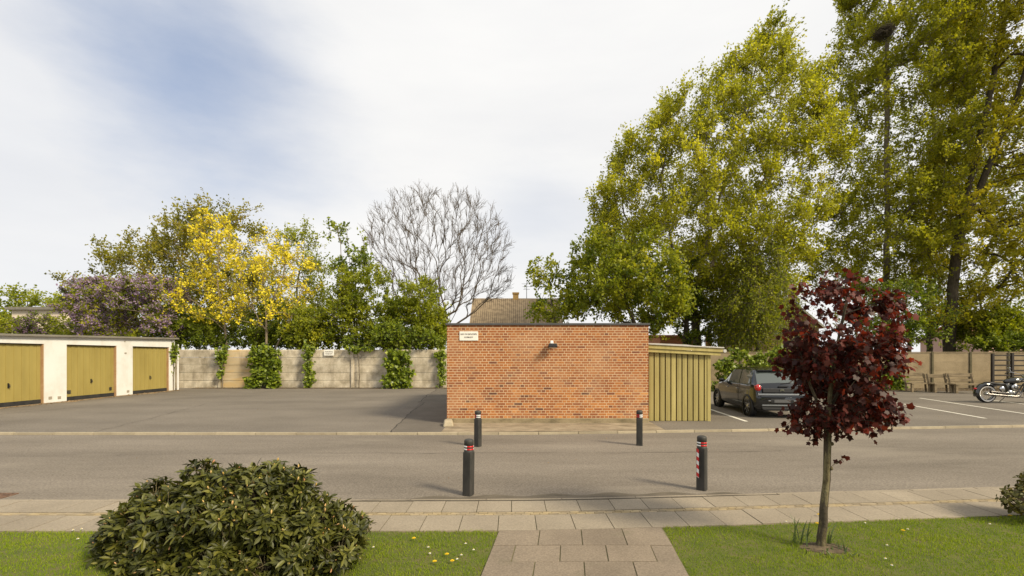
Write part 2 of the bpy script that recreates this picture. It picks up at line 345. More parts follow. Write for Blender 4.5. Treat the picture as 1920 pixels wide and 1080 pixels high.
# the parking court behind the far kerb
ribbon('parking_court', -60, 60, lambda x: YF + .10 + bend(x), lambda x: 24.75 if x < 8 else 24.3, .035, MAT['court'])
def kerbline(name, yf, w, z0, z1, x0, x1, L, mat, seed):
    rg = random.Random(seed); m = MB(); x = x0
    while x < x1:
        xe = x + L - .012; ya, yb = yf(x), yf(xe); dz = rg.uniform(-.004, .004)
        p = [(x, ya, z0), (xe, yb, z0), (xe, yb + w, z0), (x, ya + w, z0), (x, ya, z1 + dz), (xe, yb, z1 + dz), (xe, yb + w, z1 + dz), (x, ya + w, z1 + dz)]
        m.add(p, [(4, 5, 6, 7), (0, 1, 5, 4), (1, 2, 6, 5), (2, 3, 7, 6), (3, 0, 4, 7)], rg.random()); x += L
    return struct(m.build(name, mat))
kerbline('far_kerb', lambda x: YF + .03 + bend(x), .065, -.02, .050, -30, 40, .9, MAT['kerb'], 1)
kerbline('near_kerb', lambda x: YN - .075 + bend(x), .07, -.02, .043, -30, 40, .9, MAT['tile'], 2)
# darker strip of newer asphalt beside the brick shed and the fillet along the near kerb where the posts stand
m = MB(); m.add([(-2.75, 10.28, .039), (-1.5, 10.28, .039), (-1.5, 24.2, .039), (-3.95, 24.2, .039), (-3.4, 17, .039)], [(0, 1, 2, 3, 4)]); struct(m.build('asphalt_patch', MAT['patchasph']))
m = MB()
n = 50
for i in range(n): pass
xs = np.linspace(-1.9, 3.3, n); rg = random.Random(5)
prof = [max(0.03, .36 * math.sin(math.pi * (i / (n - 1))) ** .35 + .05 * math.sin(i * .9)) for i in range(n)]
m.add([(x, YN - .085 + bend(x), .0515) for x in xs] + [(x, YN - .08 + bend(x) + p, .0045) for x, p in zip(xs, prof)], [(i, i + 1, n + i + 1, n + i) for i in range(n - 1)], smooth=True)
struct(m.build('asphalt_fillet', MAT['mound']))
# sidewalk: bed, two rows of concrete slabs and the yellow brick strip between them
ribbon('sidewalk_bed', -30, 40, lambda x: YP - .01 + bend(x), lambda x: YN - .07 + bend(x), .034, MAT['joint'], thick=.05)
def slabs(name, rows, x0, x1, L, mat, z, seed, gap=.008, yf=bend):
    rg = random.Random(seed); m = MB()
    for k, (ya, yb) in enumerate(rows):
        x = x0 + (k % 2) * L * .35
        while x < x1:
            a, b = x + gap / 2, x + L - gap / 2; dz = rg.uniform(-.002, .002); y0, y1 = ya + gap / 2, yb - gap / 2
            top = [(a, y0 + yf(a), z + dz), (b, y0 + yf(b), z + dz + rg.uniform(-.001, .001)), (b, y1 + yf(b), z + dz), (a, y1 + yf(a), z + dz)]
            m.add(top + [(p[0], p[1], z - .03) for p in top], [(0, 1, 2, 3), (0, 4, 5, 1), (1, 5, 6, 2), (2, 6, 7, 3), (3, 7, 4, 0)], rg.random()); x += L
    return struct(m.build(name, mat))
slabs('sidewalk', [(YP, 4.91), (5.01, YN - .08)], -14, 22, .385, MAT['tile'], .045, 3)
slabs('brick_strip', [(4.918, 4.958), (4.960, 5.002)], -14, 22, .10, MAT['cobble'], .043, 4, .006)
# footpath running back to the viewer
PATH_DIR = .125
def path_x(y): return -.13 + (y - YP) * PATH_DIR
m = MB(); rg = random.Random(9)
for k in range(34):
    y1 = YP - .006 - k * .33; y0 = y1 - .322; off = (k % 2) * .205
    xs_ = [0] + [off + i * .405 for i in range(0, 5) if 0.05 < off + i * .405 < 1.57] + [1.62]
    for a, b in zip(xs_[:-1], xs_[1:]):
        z = .046 + rg.uniform(-.003, .003); q = [(a + .005, y0), (b - .005, y0), (b - .005, y1), (a + .005, y1)]
        top = [(path_x(y) + x, y + (bend(path_x(y) + x) if (k == 0 and y == y1) else 0), z + rg.uniform(-.0015, .0015)) for x, y in q]
        m.add(top + [(p[0], p[1], .02) for p in top], [(0, 1, 2, 3), (0, 4, 5, 1), (1, 5, 6, 2), (2, 6, 7, 3), (3, 7, 4, 0)], rg.random())
struct(m.build('footpath', MAT['pathtile']))
m = MB(); m.add([(path_x(YP), YP - .006, .0395), (path_x(YP) + 1.62, YP - .006, .0395), (path_x(YP) + 1.62, YP + bend(1.48) - .012, .0395), (path_x(YP), YP + bend(-.1) - .012, .0395)], [(0, 1, 2, 3)]); m.add([(path_x(-7), -7, .039), (path_x(-7) + 1.62, -7, .039), (path_x(YP) + 1.62, YP - .005, .039), (path_x(YP), YP - .005, .039)], [(0, 1, 2, 3)]); struct(m.build('footpath_bed', MAT['joint']))
ribbon('lawn', -30, 40, lambda x: -7, lambda x: YP - .012 + bend(x), .034, MAT['lawn'])
# apron of worn concrete before the brick building
m = MB(); m.add([(-1.60, 10.29, .043), (3.55, 10.58, .043), (3.55, 11.8, .060), (-1.60, 11.8, .060)], [(0, 1, 2, 3)]); struct(m.build('concrete_apron', MAT['apron']))
# bay markings
def line(a, b, w=.10, z=.0395):
    A, B = Vector((a[0], a[1], 0)), Vector((b[0], b[1], 0)); d = (B - A).normalized(); s_ = Vector((-d.y, d.x, 0)) * w / 2
    m = MB(); m.add([(*(A - s_).xy, z), (*(B - s_).xy, z), (*(B + s_).xy, z), (*(A + s_).xy, z)], [(0, 1, 2, 3)]); return struct(m.build('bay_line', MAT['paintline']))
line(gp(1400, 793), (6.50, 16.0)); line((8.52, 12.2), (8.75, 16.4)); line(gp(1702, 789), (11.15, 16.5)); line(gp(1848, 787), gp(1680, 757)); line((15.1, 13.0), gp(1724, 748)); line((17.6, 13.6), (18.9, 18.6))
def crack(p0, p1, seed, w=.012, z=.0398):
    rg = random.Random(seed); n = 40; A, B = Vector((*p0, z)), Vector((*p1, z)); d = (B - A).normalized(); s_ = Vector((-d.y, d.x, 0)); pts = []; o = 0
    for i in range(n): o += rg.uniform(-.03, .03); pts.append(A + (B - A) * i / (n - 1) + s_ * o)
    m = MB(); ws = [w * rg.uniform(.3, 1.2) for _ in pts]; m.add([p - s_ * k for p, k in zip(pts, ws)] + [p + s_ * k for p, k in zip(pts, ws)], [(i, i + 1, n + i + 1, n + i) for i in range(n - 1)]); return struct(m.build('asphalt_crack', MAT['crackfill']))
MAT['crackfill'] = M('crack_fill', (.04, .034, .028), .9)
crack((-2.74, 10.3), (-3.42, 17.0), 1, .016, .0402); crack((-3.42, 17.0), (-3.96, 24.2), 2, .016, .0402); crack((-15.9, 11.2), (-13.2, 19.5), 3, .010); crack((-9.5, 10.4), (-11.0, 16.5), 4, .008); crack((-7, 8.1), (5, 8.35), 5, .006, .0035); crack((6.6, 10.9), (9.8, 12.0), 6, .008)
# soil strips along the walls
def soil(name, x0, x1, y0, y1, seed):
    rg = random.Random(seed); n = 80; xs = np.linspace(x0, x1, n); m = MB()
    m.add([(x, y0 + rg.uniform(-.09, .09), .0415) for x in xs] + [(x, y1, .07) for x in xs], [(i, i + 1, n + i + 1, n + i) for i in range(n - 1)]); return struct(m.build(name, MAT['dirt']))
soil('soil_strip', -17.0, -3.0, 24.30, 24.66, 1); soil('soil_strip', 15.8, 30, 22.6, 24.2, 2)
m = MB(); n = 40
m.add([(-16.6 + .12 * math.sin(i * 1.3) + .1 * math.sin(i * .47), 13 + i * .265, .0412) for i in range(n)] + [(-16.98, 13 + i * .265, .05) for i in range(n)], [(i, n + i, n + i + 1, i + 1) for i in range(n - 1)]); struct(m.build('soil_strip', M('gravelly_soil', [(.16, .12, .075), (.25, .19, .12), (.31, .20, .10)], .95, 6, 6)))
# ------------------------------------------------------------------ brick building
BX0, BX1, BY, BD = -1.655, 3.474, 11.67, 7.0
def brick_building():
    t = thing('brick_building', 'low flat-roofed red brick building with pale mortar and dark roof edge beside the mustard shed', 'building', (BX0, BY, 0))
    m = MB(); m.bx(BX0 + .002, BX1 - .002, BY + .002, BY + BD, .17, 2.54); m.build('wall_core', MAT['mortar'], t)
    rg = random.Random(11); nprng = np.random.RandomState(4); low = nprng.rand(14, 24); m = MB(); hc = 2.37 / 36
    def tone(u, z):
        i, j = min(13, int((z) / 2.6 * 14)), int(u / 5.2 * 23) % 24
        v = .50 + (low[i, j] - .5) * .16 + rg.gauss(0, .085)
        if rg.random() < .07: v -= .2
        if z < .95 and low[i, j] > .62: v += .18
        if z < 1.3 and low[i, j] < .3: v -= .12
        return min(.98, max(.02, v))
    for c in range(36):
        z0 = .172 + c * hc; L = .214 if c % 2 else .107; full = BX1 - BX0; off = [.0535, 0, .0535, .107][c % 4]
        x = BX0 - off
        while x < BX1 - .02:
            a, b = max(BX0, x), min(BX1, x + L - .0145)
            if b - a > .025: m.bx(a, b, BY, BY + .02, z0 + .0075 + rg.uniform(0, .0015), z0 + hc - .0065, tone(a - BX0, z0))
            x += L
        for X, s in ((BX0, 0), (BX1, 1)):
            y = BY + .022
            while y < BY + BD - .02:
                b = min(BY + BD - .01, y + L - .0135)
                m.bx(X if s == 0 else X - .02, X + .02 if s == 0 else X, y, b, z0 + .006, z0 + hc - .0065, tone(y - BY, z0)); y += L
    m.build('brick_wall', MAT['brick'], t)
    m = MB(); m.bx(BX0 - .012, BX1 + .012, BY - .018, BY + BD, .0, .168); m.build('plinth', MAT['plinth'], t, bevel=.008)
    m = MB(); m.bx(BX0 - .03, BX1 + .03, BY - .04, BY + BD + .04, 2.542, 2.592); m.build('roof_edge', MAT['felt'], t, bevel=.006)
    m = MB(); m.box((BX0 + .08, BY - .32, .10), (.26, .5, .14), Matrix.Rotation(R(8), 3, 'Z'), taper=(.75, .8)); m.build('corner_stone', MAT['kerb'], t, bevel=.03)
    # name board
brick_building()
s = thing('wall_sign', 'white enamel sign forbidding ball games, at the top left of the brick wall', 'sign', pt(879, 630, BY - .012)); sx, sy, sz = s.location
m = MB(); m.box((0, 0, 0), (.475, .014, .235)); m.build('plate', MAT['signwhite'], s, local=True, bevel=.006)
textmesh('LEG OG BOLDSPIL', .052, MAT['ink'], s, (0, -.0085, .045), (R(90), 0, 0)); textmesh('FORBUDT', .050, MAT['ink'], s, (0, -.0085, -.035), (R(90), 0, 0))
l_ = thing('wall_lamp', 'small dark floodlight with a white sensor on top, fixed to the brick wall', 'lamp', pt(1033, 648, BY))
m = MB(); m.box((0, -.02, -.01), (.07, .03, .09)); m.tube([(0, -.03, -.01), (0, -.10, -.02)], .014); m.build('bracket', MAT['black'], l_, local=True)
m = MB(); m.box((.03, -.19, -.005), (.235, .15, .085), Matrix.Rotation(R(-14), 3, 'X'), taper=(.82, .8)); m.build('housing', MAT['black'], l_, local=True, bevel=.008)
m = MB(); m.box((.03, -.19, -.056), (.19, .11, .012), Matrix.Rotation(R(-14), 3, 'X')); m.build('lamp_glass', M('lamp_glass', (.35, .33, .28), .2), l_, local=True)
m = MB(); m.box((.01, -.13, .083), (.085, .085, .08), taper=(.8, .8)); m.build('sensor', M('white_plastic', (.8, .8, .78), .4), l_, local=True, bevel=.015)
# ------------------------------------------------------------------ mustard shed
def shed():
    x0, x1, y0, y1 = 3.62, 5.255, 12.14, 17.6
    t = thing('wooden_shed', 'mustard board-and-batten shed with sloping roof, leaning against the brick building', 'shed', (x0, y0, 0))
    m = MB(); zt = lambda x: 1.86 - (x - x0) * .045
    m.prism([(x0, .05), (x1 - .03, .05), (x1 - .03, zt(x1)), (x0, zt(x0))], y0 + .03, y1, 'y'); m.build('backing', MAT['shedgap'], t)
    m = MB(); rg = random.Random(3); x = x0; w = (x1 - x0) / 11.1
    for k in range(11):
        a = x + .014; b = x + w - .020; dt = rg.random()
        m.prism([(a, .035 + rg.uniform(0, .012)), (b, .035 + rg.uniform(0, .012)), (b, zt(b)), (a, zt(a))], y0 - .0, y0 + .028, 'y', tint=dt)
        m.prism([(a + (b - a) * .34, .04), (a + (b - a) * .36, .04), (a + (b - a) * .36, zt(b) - .02), (a + (b - a) * .34, zt(b) - .02)], y0 - .0025, y0 + .001, 'y', tint=0)
        x += w
    m.prism([(x1 - .085, .03), (x1, .03), (x1, zt(x1)), (x1 - .085, zt(x1))], y0 - .012, y0 + .07, 'y', tint=.7)
    y = y0 + .1
    while y < y1: m.bx(x1 - .03, x1 - .002, y, y + w - .03, .04, zt(x1), rg.random()); y += w
    m.build('boarding', MAT['shed'], t, bevel=.002)
    zf = lambda x: 2.055 - (x - x0) * .052
    m = MB(); xe = 5.55; xs0 = x0 - .13
    m.prism([(xs0, zf(xs0) - .10), (xe - .02, zf(xe) - .10), (xe - .02, zf(xe)), (xs0, zf(xs0))], y0 - .12, y0 - .09, 'y', tint=.75)
    m.prism([(xs0, zf(xs0) - .195), (xe - .07, zf(xe) - .19), (xe - .07, zf(xe) - .105), (xs0, zf(xs0) - .105)], y0 - .09, y0 - .06, 'y', tint=.85)
    m.build('fascia', MAT['shed'], t, bevel=.003)
    m = MB(); m.prism([(xs0, zf(xs0) + .004), (xe, zf(xe) + .004), (xe, zf(xe) + .034), (4.75, zf(4.75) + .034), (4.55, zf(4.55) + .05), (xs0, zf(xs0) + .040)], y0 - .15, y1 + .1, 'y'); m.build('roof', MAT['rooftrim'], t)
    m = MB(); m.tube([(xe + .03, y0 - .13, zf(xe) - .065), (xe + .03, y1, zf(xe) - .065)], .045, 10); m.build('gutter', MAT['rooftrim'], t)
shed()
# ------------------------------------------------------------------ garages
def garages():
    X, Ya, Yb = -17.0, 9.0, 23.12
    t = thing('garage_row', 'row of white masonry garages with three mustard up-and-over doors at the left', 'garage', (X, Yb, 0))
    doors = [(11.4, 13.61), (14.45, 16.67), (17.51, 19.73), (20.56, 22.74)]
    zr = lambda y: 2.46 + (y - 15.2) * .0215
    m = MB(); edges = [Ya] + [e for d in doors for e in d] + [Yb]
    for i in range(0, len(edges), 2): m.bx(X - .3, X, edges[i], edges[i + 1], 0, 2.2)
    m.prism([(Ya, 2.2), (Yb, 2.2), (Yb, zr(Yb) - .03), (Ya, zr(Ya) - .03)], X - .3, X, 'x')
    m.bx(X - 6, X - .3, Yb - .24, Yb - .002, 0, 2.2); m.build('wall', MAT['whitewall'], t)
    m = MB(); m.bx(X - 6, X - .31, Ya, Yb - .25, 0, 2.15); m.build('interior', MAT['dirt'], t)
    m = MB(); m.prism([(Ya, zr(Ya) - .03), (Yb + .14, zr(Yb + .14) - .03), (Yb + .14, zr(Yb + .14) + .045), (Ya, zr(Ya) + .045)], X - 6.1, X + .13, 'x'); m.build('roof', MAT['garageroof'], t, bevel=.008)
    for k, (a, b) in enumerate(doors):
        m = MB(); n = 17; w = (b - a - .08) / n
        for i in range(n):
            y = a + .04 + i * w; m.bx(X - .12 - (.012 if i % 2 else 0), X - .10 - (.012 if i % 2 else 0), y, y + w, .19, 2.18, .3 + .4 * (i % 2))
        d = m.build('garage_door', MAT['door'], t)
        mm = MB(); yc = (a + b) / 2; mm.box((X - .085, yc, .75), (.012, .045, .17)); mm.tube([(X - .08, yc, .79), (X - .035, yc, .79), (X - .03, yc, .69)], .012, 6); mm.build('handle', MAT['black'], d)
        mm = MB(); mm.bx(X - .118, X - .088, a + .03, b - .03, .04, .188); mm.build('kick_strip', MAT['darkstrip'], d)
        mm = MB(); mm.bx(X - .14, X - .02, b - .035, b - .001, .0, 2.2); mm.build('jamb', MAT['jamb'], t)
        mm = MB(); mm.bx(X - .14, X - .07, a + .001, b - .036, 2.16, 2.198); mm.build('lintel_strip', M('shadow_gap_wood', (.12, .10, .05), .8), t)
        if k == 2:
            mm = MB(); mm.bx(X - .099, X - .092, a + .10, a + .26, .30, .44); mm.build('vent_plate', MAT['steel'], d); mm = MB(); mm.bx(X - .099, X - .092, b - .26, b - .14, .30, .44); mm.build('vent_plate', MAT['steel'], d)
    vg = M('vent_grey', (.32, .28, .22), .7)
    for y, z, w, h in ((17.22, .20, .06, .05), (16.88, .22, .06, .05), (20.3, .2, .06, .05), (20.17, 1.89, .05, .03), (20.13, 2.40, .035, .02)):
        m = MB(); m.bx(X + .001, X + .014, y - w, y + w, z - h, z + h); m.build('vent', vg, t)
garages()
m = MB(); m.tube([(-17.02, 23.36, 0), (-17.02, 23.36, 2.35)], .045, 8); tag(m.build('downpipe', MAT['whitewall']), 'pale upright pipe between the last garage and the concrete fence', 'pipe')
# ------------------------------------------------------------------ concrete fences
def fence_left():
    Y = 24.72
    t = thing('concrete_fence', 'weathered grey concrete plank fence behind the empty parking court', 'fence', (-18, Y, 0))
    rg = random.Random(8); posts = [-18.1 + 2.385 * k for k in range(0, 11)]; posts = [p + .0 for p in posts]
    base = (412 - CX) * Y / F; posts = [base + 2.385 * k for k in range(-1, 10)]
    for k in range(len(posts) - 1):
        a, b = posts[k] + .06, posts[k + 1] - .06; m = MB()
        for r in range(5):
            z0 = .03 + r * .416; th = rg.uniform(-.006, .006)
            m.prism([(Y + .02 + th, z0 + .004), (Y + .02 + th, z0 + .375), (Y + .045, z0 + .405), (Y + .075, z0 + .412), (Y + .075, z0 + .004)], a, b, 'x', tint=rg.random())
        p = m.build('panel', MAT['concrete_ochre'] if k == 1 else MAT['concrete'], t)
        if k == 1: p['label'] = 'panel with an ochre stain'
    for x in posts:
        m = MB(); m.bx(x - .065, x + .065, Y - .05, Y + .09, 0, 2.13, rg.random()); m.build('post', MAT['concrete'], t, bevel=.01)
fence_left()
def fence_right():
    Y = 24.2; t = thing('concrete_wall', 'smooth tan concrete panel wall with thin dark posts behind the benches', 'wall', (20, Y, 0))
    xs = [5.5 + 2.02 * k for k in range(-1, 13)]; off = (1748 - CX) * Y / F; k0 = round((off - 5.5) / 2.02); xs = [x + off - (5.5 + 2.02 * k0) for x in xs]; rg = random.Random(2)
    for a, b in zip(xs[:-1], xs[1:]):
        m = MB()
        for r in range(4): m.bx(a + .05, b - .05, Y + .02 + rg.uniform(-.004, .004), Y + .07, .04 + r * .475, .04 + r * .475 + .471, rg.random())
        m.build('panel', MAT['wallconc'], t)
        m = MB(); m.bx(a + .05, b - .05, Y - .01, Y + .09, 1.943, 1.985); m.build('coping', MAT['wallconc'], t)
    for x in xs:
        m = MB(); m.bx(x - .05, x + .05, Y - .03, Y + .09, 0, 1.99); m.build('post', MAT['postdark'], t)
fence_right()
s = thing('fence_sign', 'small pale parking notice screwed to the top of the concrete fence', 'sign', pt(617, 661.5, 24.66))
m = MB(); m.box((0, 0, 0), (.54, .02, .30)); m.build('plate', MAT['signwhite'], s, local=True, bevel=.006)
textmesh('PARKERING', .082, MAT['ink'], s, (0, -.0115, .05), (R(90), 0, 0)); textmesh('FORBUDT', .082, MAT['ink'], s, (0, -.0115, -.06), (R(90), 0, 0))
# ------------------------------------------------------------------ bollards
def bollard():
    t = thing('bollard', 'x', 'bollard', (0, 0, 0), group='black posts across the street')
    m = MB(); w, c = .060, .015
    oc = [(-w + c, -w), (w - c, -w), (w, -w + c), (w, w - c), (w - c, w), (-w + c, w), (-w, w - c), (-w, -w + c)]
    m.prism(oc, -.05, .535); m.build('post', MAT['blackplastic'], t, local=True, bevel=.003)
    m = MB(); r = .0605
    m.lathe((0, 0, 0), [(r, .535), (r, .563), (r - .006, .565), (r - .006, .58), (r, .582), (r, .598), (r - .006, .6), (r - .006, .615), (r, .617), (r, .672), (r - .004, .684), (r - .014, .692), (r - .03, .697), (.0, .70)], 28)
    m.build('cap', MAT['blackplastic'], t, local=True)
    for zc in (.5725, .6075):
        for q in range(4):
            m = MB(); a0 = q * math.pi / 2 + .06; m.lathe((0, 0, 0), [(r - .0045, zc - .0095), (r + .001, zc - .0085), (r + .001, zc + .0085), (r - .0045, zc + .0095)], 8, a0=a0 - .03, a1=a0 + math.pi / 2 - .05); m.build('reflector_band', MAT['red'] if q % 2 else MAT['white'], t, local=True)
    return t
b0 = bollard()
specs = [((878, 928), -18, (.4, 1.0), 'black bollard nearest the clipped bush, front of the left pair'), ((896, 837), 62, (0, .3), 'smaller-looking black bollard at the far kerb before the left end of the brick wall'),
         ((1199, 835), 75, (0, -3.6), 'black bollard leaning left before the right end of the brick wall'), ((1316, 918), -58 + 22, (0, 0), 'black bollard with a striped red and white tape down its left edge')]
for i, (p, rz, lean, lab) in enumerate(specs):
    o = b0 if i == 0 else copy_tree(b0); g = gp(*p); o.location = (g[0], g[1], .012 if i in (0, 3) else 0); o.rotation_euler = (R(lean[0]), R(lean[1]), R(rz)); o['label'] = lab
    if i == 3:
        m = MB(); z = .535; k = 0; dz = .052
        while z > .17:
            zz = max(z - dz, .165); m.add([(-.088, -.044, z + .010), (-.066, -.066, z - .010), (-.066, -.066, zz - .010), (-.088, -.044, zz + .010)], [(0, 1, 2, 3), (3, 2, 1, 0)][:1], mi=k % 2); z -= dz; k += 1
        m.build('tape_strip', [MAT['tapered'], MAT['tapewhite']], o, local=True).rotation_euler = (0, 0, R(36))
m = MB(); gx = gp(2, 930); m.bx(gx[0] - .30, gx[0] + .12, gx[1] - .10, gx[1] + .10, -.02, .012)
for k in range(7): m.bx(gx[0] - .27 + k * .055, gx[0] - .245 + k * .055, gx[1] - .08, gx[1] + .08, .012, .018)
tag(m.build('drain_grate', M('rusty_iron', [(.07, .045, .03), (.14, .08, .05), (.20, .13, .09)], .8, 20, 5), bevel=.003), 'rusty iron gully grate in the road at the left edge, by the near kerb', 'drain')
# ------------------------------------------------------------------ car
def car():
    t = thing('parked_car', 'dark grey small hatchback seen from behind, parked beside the mustard shed', 'car', (7.43, 12.62, .035), R(-5.5))
    paint = M('dark_grey_paint', (.013, .015, .018), .16, metal=.5, coat=1.0); trim = M('black_trim', (.012, .012, .013), .5)
    st = np.array([  # y, half width, bottom, belt, roof half width, roof z
        (0.00, .56, .36, .57, .52, .60), (.03, .655, .27, .68, .62, .70), (.09, .69, .23, .84, .62, .88), (.14, .70, .22, .90, .60, .965), (.26, .71, .20, .92, .575, 1.14),
        (.36, .715, .19, .92, .56, 1.28), (.44, .715, .19, .915, .555, 1.345), (.62, .72, .19, .91, .555, 1.38), (1.0, .725, .19, .90, .56, 1.405), (1.5, .725, .19, .89, .56, 1.40), (1.9, .725, .19, .885, .55, 1.345),
        (2.2, .725, .19, .88, .565, 1.17), (2.5, .72, .19, .88, .60, .95), (2.9, .715, .19, .82, .62, .875), (3.25, .69, .21, .72, .60, .76), (3.45, .62, .25, .60, .52, .64), (3.54, .50, .33, .50, .42, .53)])
    yy = np.concatenate([np.linspace(0, .5, 22), np.linspace(.53, 3.54, 56)]); S = [np.interp(yy, st[:, 0], st[:, i]) for i in range(1, 6)]
    for k in range(5):
        s_ = S[k]; s2 = s_.copy(); s2[1:-1] = (s_[:-2] + 2 * s_[1:-1] + s_[2:]) / 4; S[k] = s2
    rings = []
    for i, y in enumerate(yy):
        hw, zb, be, hr, zr = [s_[i] for s_ in S]
        key = [(0, zb), (hw * .9, zb), (hw * .985, zb + .10), (hw, zb + (be - zb) * .45), (hw * 1.0, zb + (be - zb) * .62), (hw * .975, be), (hw * .96, be + .012), (hr + .035, zr - .085 if zr - be > .14 else be + (zr - be) * .5), (hr, zr - .035), (hr * .8, zr - .008), (0, zr + .012)]
        rings.append(key)
    K = len(rings[0]); V = []; 
    for i, y in enumerate(yy):
        V += [(x, y, z) for x, z in rings[i]]
    nV = len(V); V += [(-x, y, z) for x, y, z in V]
    body, glass = [], []; 
    def isglass(k, y):
        if k == 6: return (.40 < y < 1.12 or 1.19 < y < 2.12)
        if k in (8, 9): return .15 < y < .40 or 1.92 < y < 2.46
        return False
    for side in (0, 1):
        o = side * nV
        for i in range(len(yy) - 1):
            ym = (yy[i] + yy[i + 1]) / 2
            for k in range(K - 1):
                q = (o + i * K + k, o + (i + 1) * K + k, o + (i + 1) * K + k + 1, o + i * K + k + 1)
                if side: q = q[::-1]
                (glass if isglass(k, ym) else body).append(q)
    for i in (0, len(yy) - 1):
        a = [i * K + k for k in range(K)]; b = [nV + i * K + k for k in range(K - 2, 0, -1)]
        f = a + b; body.append(tuple(f[::-1]) if i else tuple(f))
    bo = mesh_obj('body', V, body, paint, t, sm=True, local=True)
    mesh_obj('windows', V, glass, glassmat('car_glass', (.07, .085, .078), .05), t, sm=True, local=True)
    # tailgate and bumper details
    def part(name, mm, mat, p=t, **k): return mm.build(name, mat, p, local=True, **k)
    part('bumper', MB().box((0, .035, .655), (1.30, .10, .055), taper=(.96, .8)).box((0, .02, .355), (1.06, .07, .05)), M('bumper_paint', (.17, .18, .185), .3, metal=.7, coat=.8), bevel=.015)
    part('trim_panel', MB().box((0, .035, .765), (1.0, .06, .115), Matrix.Rotation(R(-8), 3, 'X')), trim, bevel=.01)
    part('lower_trim', MB().box((0, .02, .26), (1.0, .09, .09), taper=(1.1, 1)), trim, bevel=.02)
    part('bumper_recess', MB().box((0, -.004, .475), (.60, .03, .10)), trim, bevel=.01)
    part('number_plate', MB().box((0, -.022, .475), (.42, .01, .075)), M('plate_blur', (.10, .10, .10), .5))
    [part('plate_light', MB().box((x_, -.012, .485), (.07, .03, .03)), MAT['chrome'], bevel=.008) for x_ in (-.33, .33)]
    part('tailgate_handle', MB().box((.06, .055, .875), (.26, .03, .025)), trim)
    em = MB()
    for z in (.775, .805): em.prism([(-.055, z - .03), (0, z), (.055, z - .03), (.055, z - .012), (0, z + .018), (-.055, z - .012)], -.012, .0, 'y')
    part('emblem', em, MAT['chrome'])
    part('spoiler', MB().box((0, .395, 1.325), (1.04, .20, .035), Matrix.Rotation(R(6), 3, 'X'), taper=(.97, 1)), paint, bevel=.012)
    part('brake_light', MB().box((0, .292, 1.318), (.26, .015, .022)), MAT['red'])
    part('wiper', MB().tube([(.02, .105, .955), (.30, .125, .985)], .008, 5), trim)
    for s_ in (-1, 1):
        part('tail_light', MB().ell((s_ * .60, .085, .835), (.085, .07, .10)).box((s_ * .655, .16, .865), (.05, .16, .07)), M('tail_lamp_red', (.42, .012, .010), .15, coat=1), bevel=.01)
        w = MB().tube([(s_ * .73, 1.15, .30), (s_ * .734, 1.15, .90)], .004, 4)
        part('door_seam', w, trim)
        [part('door_handle', MB().box((s_ * .735, y_, .755), (.025, .14, .028)), MAT['chrome'], bevel=.006) for y_ in (1.25, 2.05)]
        mr = part('wing_mirror', MB().ell((s_ * .82, 2.25, .95), (.09, .06, .06)).box((s_ * .745, 2.26, .93), (.08, .03, .03)), trim)
        for y in (.52, 3.0):
            part('wheel_arch', MB().lathe((s_ * .665, y, .29), [(.335, 0), (.335, s_ * .066), (.28, s_ * .066)], 28, 'x'), trim)
            wl = part('wheel', MB().lathe((s_ * .625, y, .29), [(.19, -.09), (.27, -.085), (.29, -.06), (.29, .06), (.27, .085), (.19, .09)], 32, 'x'), MAT['rubber'])
            rim = MB(); xr = s_ * .625 + s_ * .075
            rim.lathe((xr, y, .29), [(.195, -.02), (.20, .012), (.185, .012), (.18, -.02)], 28, 'x')
            for k in range(8):
                a = k * math.pi / 4 + .2; rim.box((xr, y + math.cos(a) * .10, .29 + math.sin(a) * .10), (.02, .17, .032), Matrix.Rotation(a, 3, 'X'))
            rim.ell((xr, y, .29), (.025, .045, .045)); part('rim', rim, MAT['chrome'], wl)
            part('brake_disc', MB().lathe((s_ * .655, y, .29), [(0, 0), (.17, 0), (.17, .01), (0, .01)], 20, 'x'), trim, wl)
    part('aerial', MB().tube([(0, .75, 1.39), (.0, .60, 1.52)], .005, 4), trim)
car()
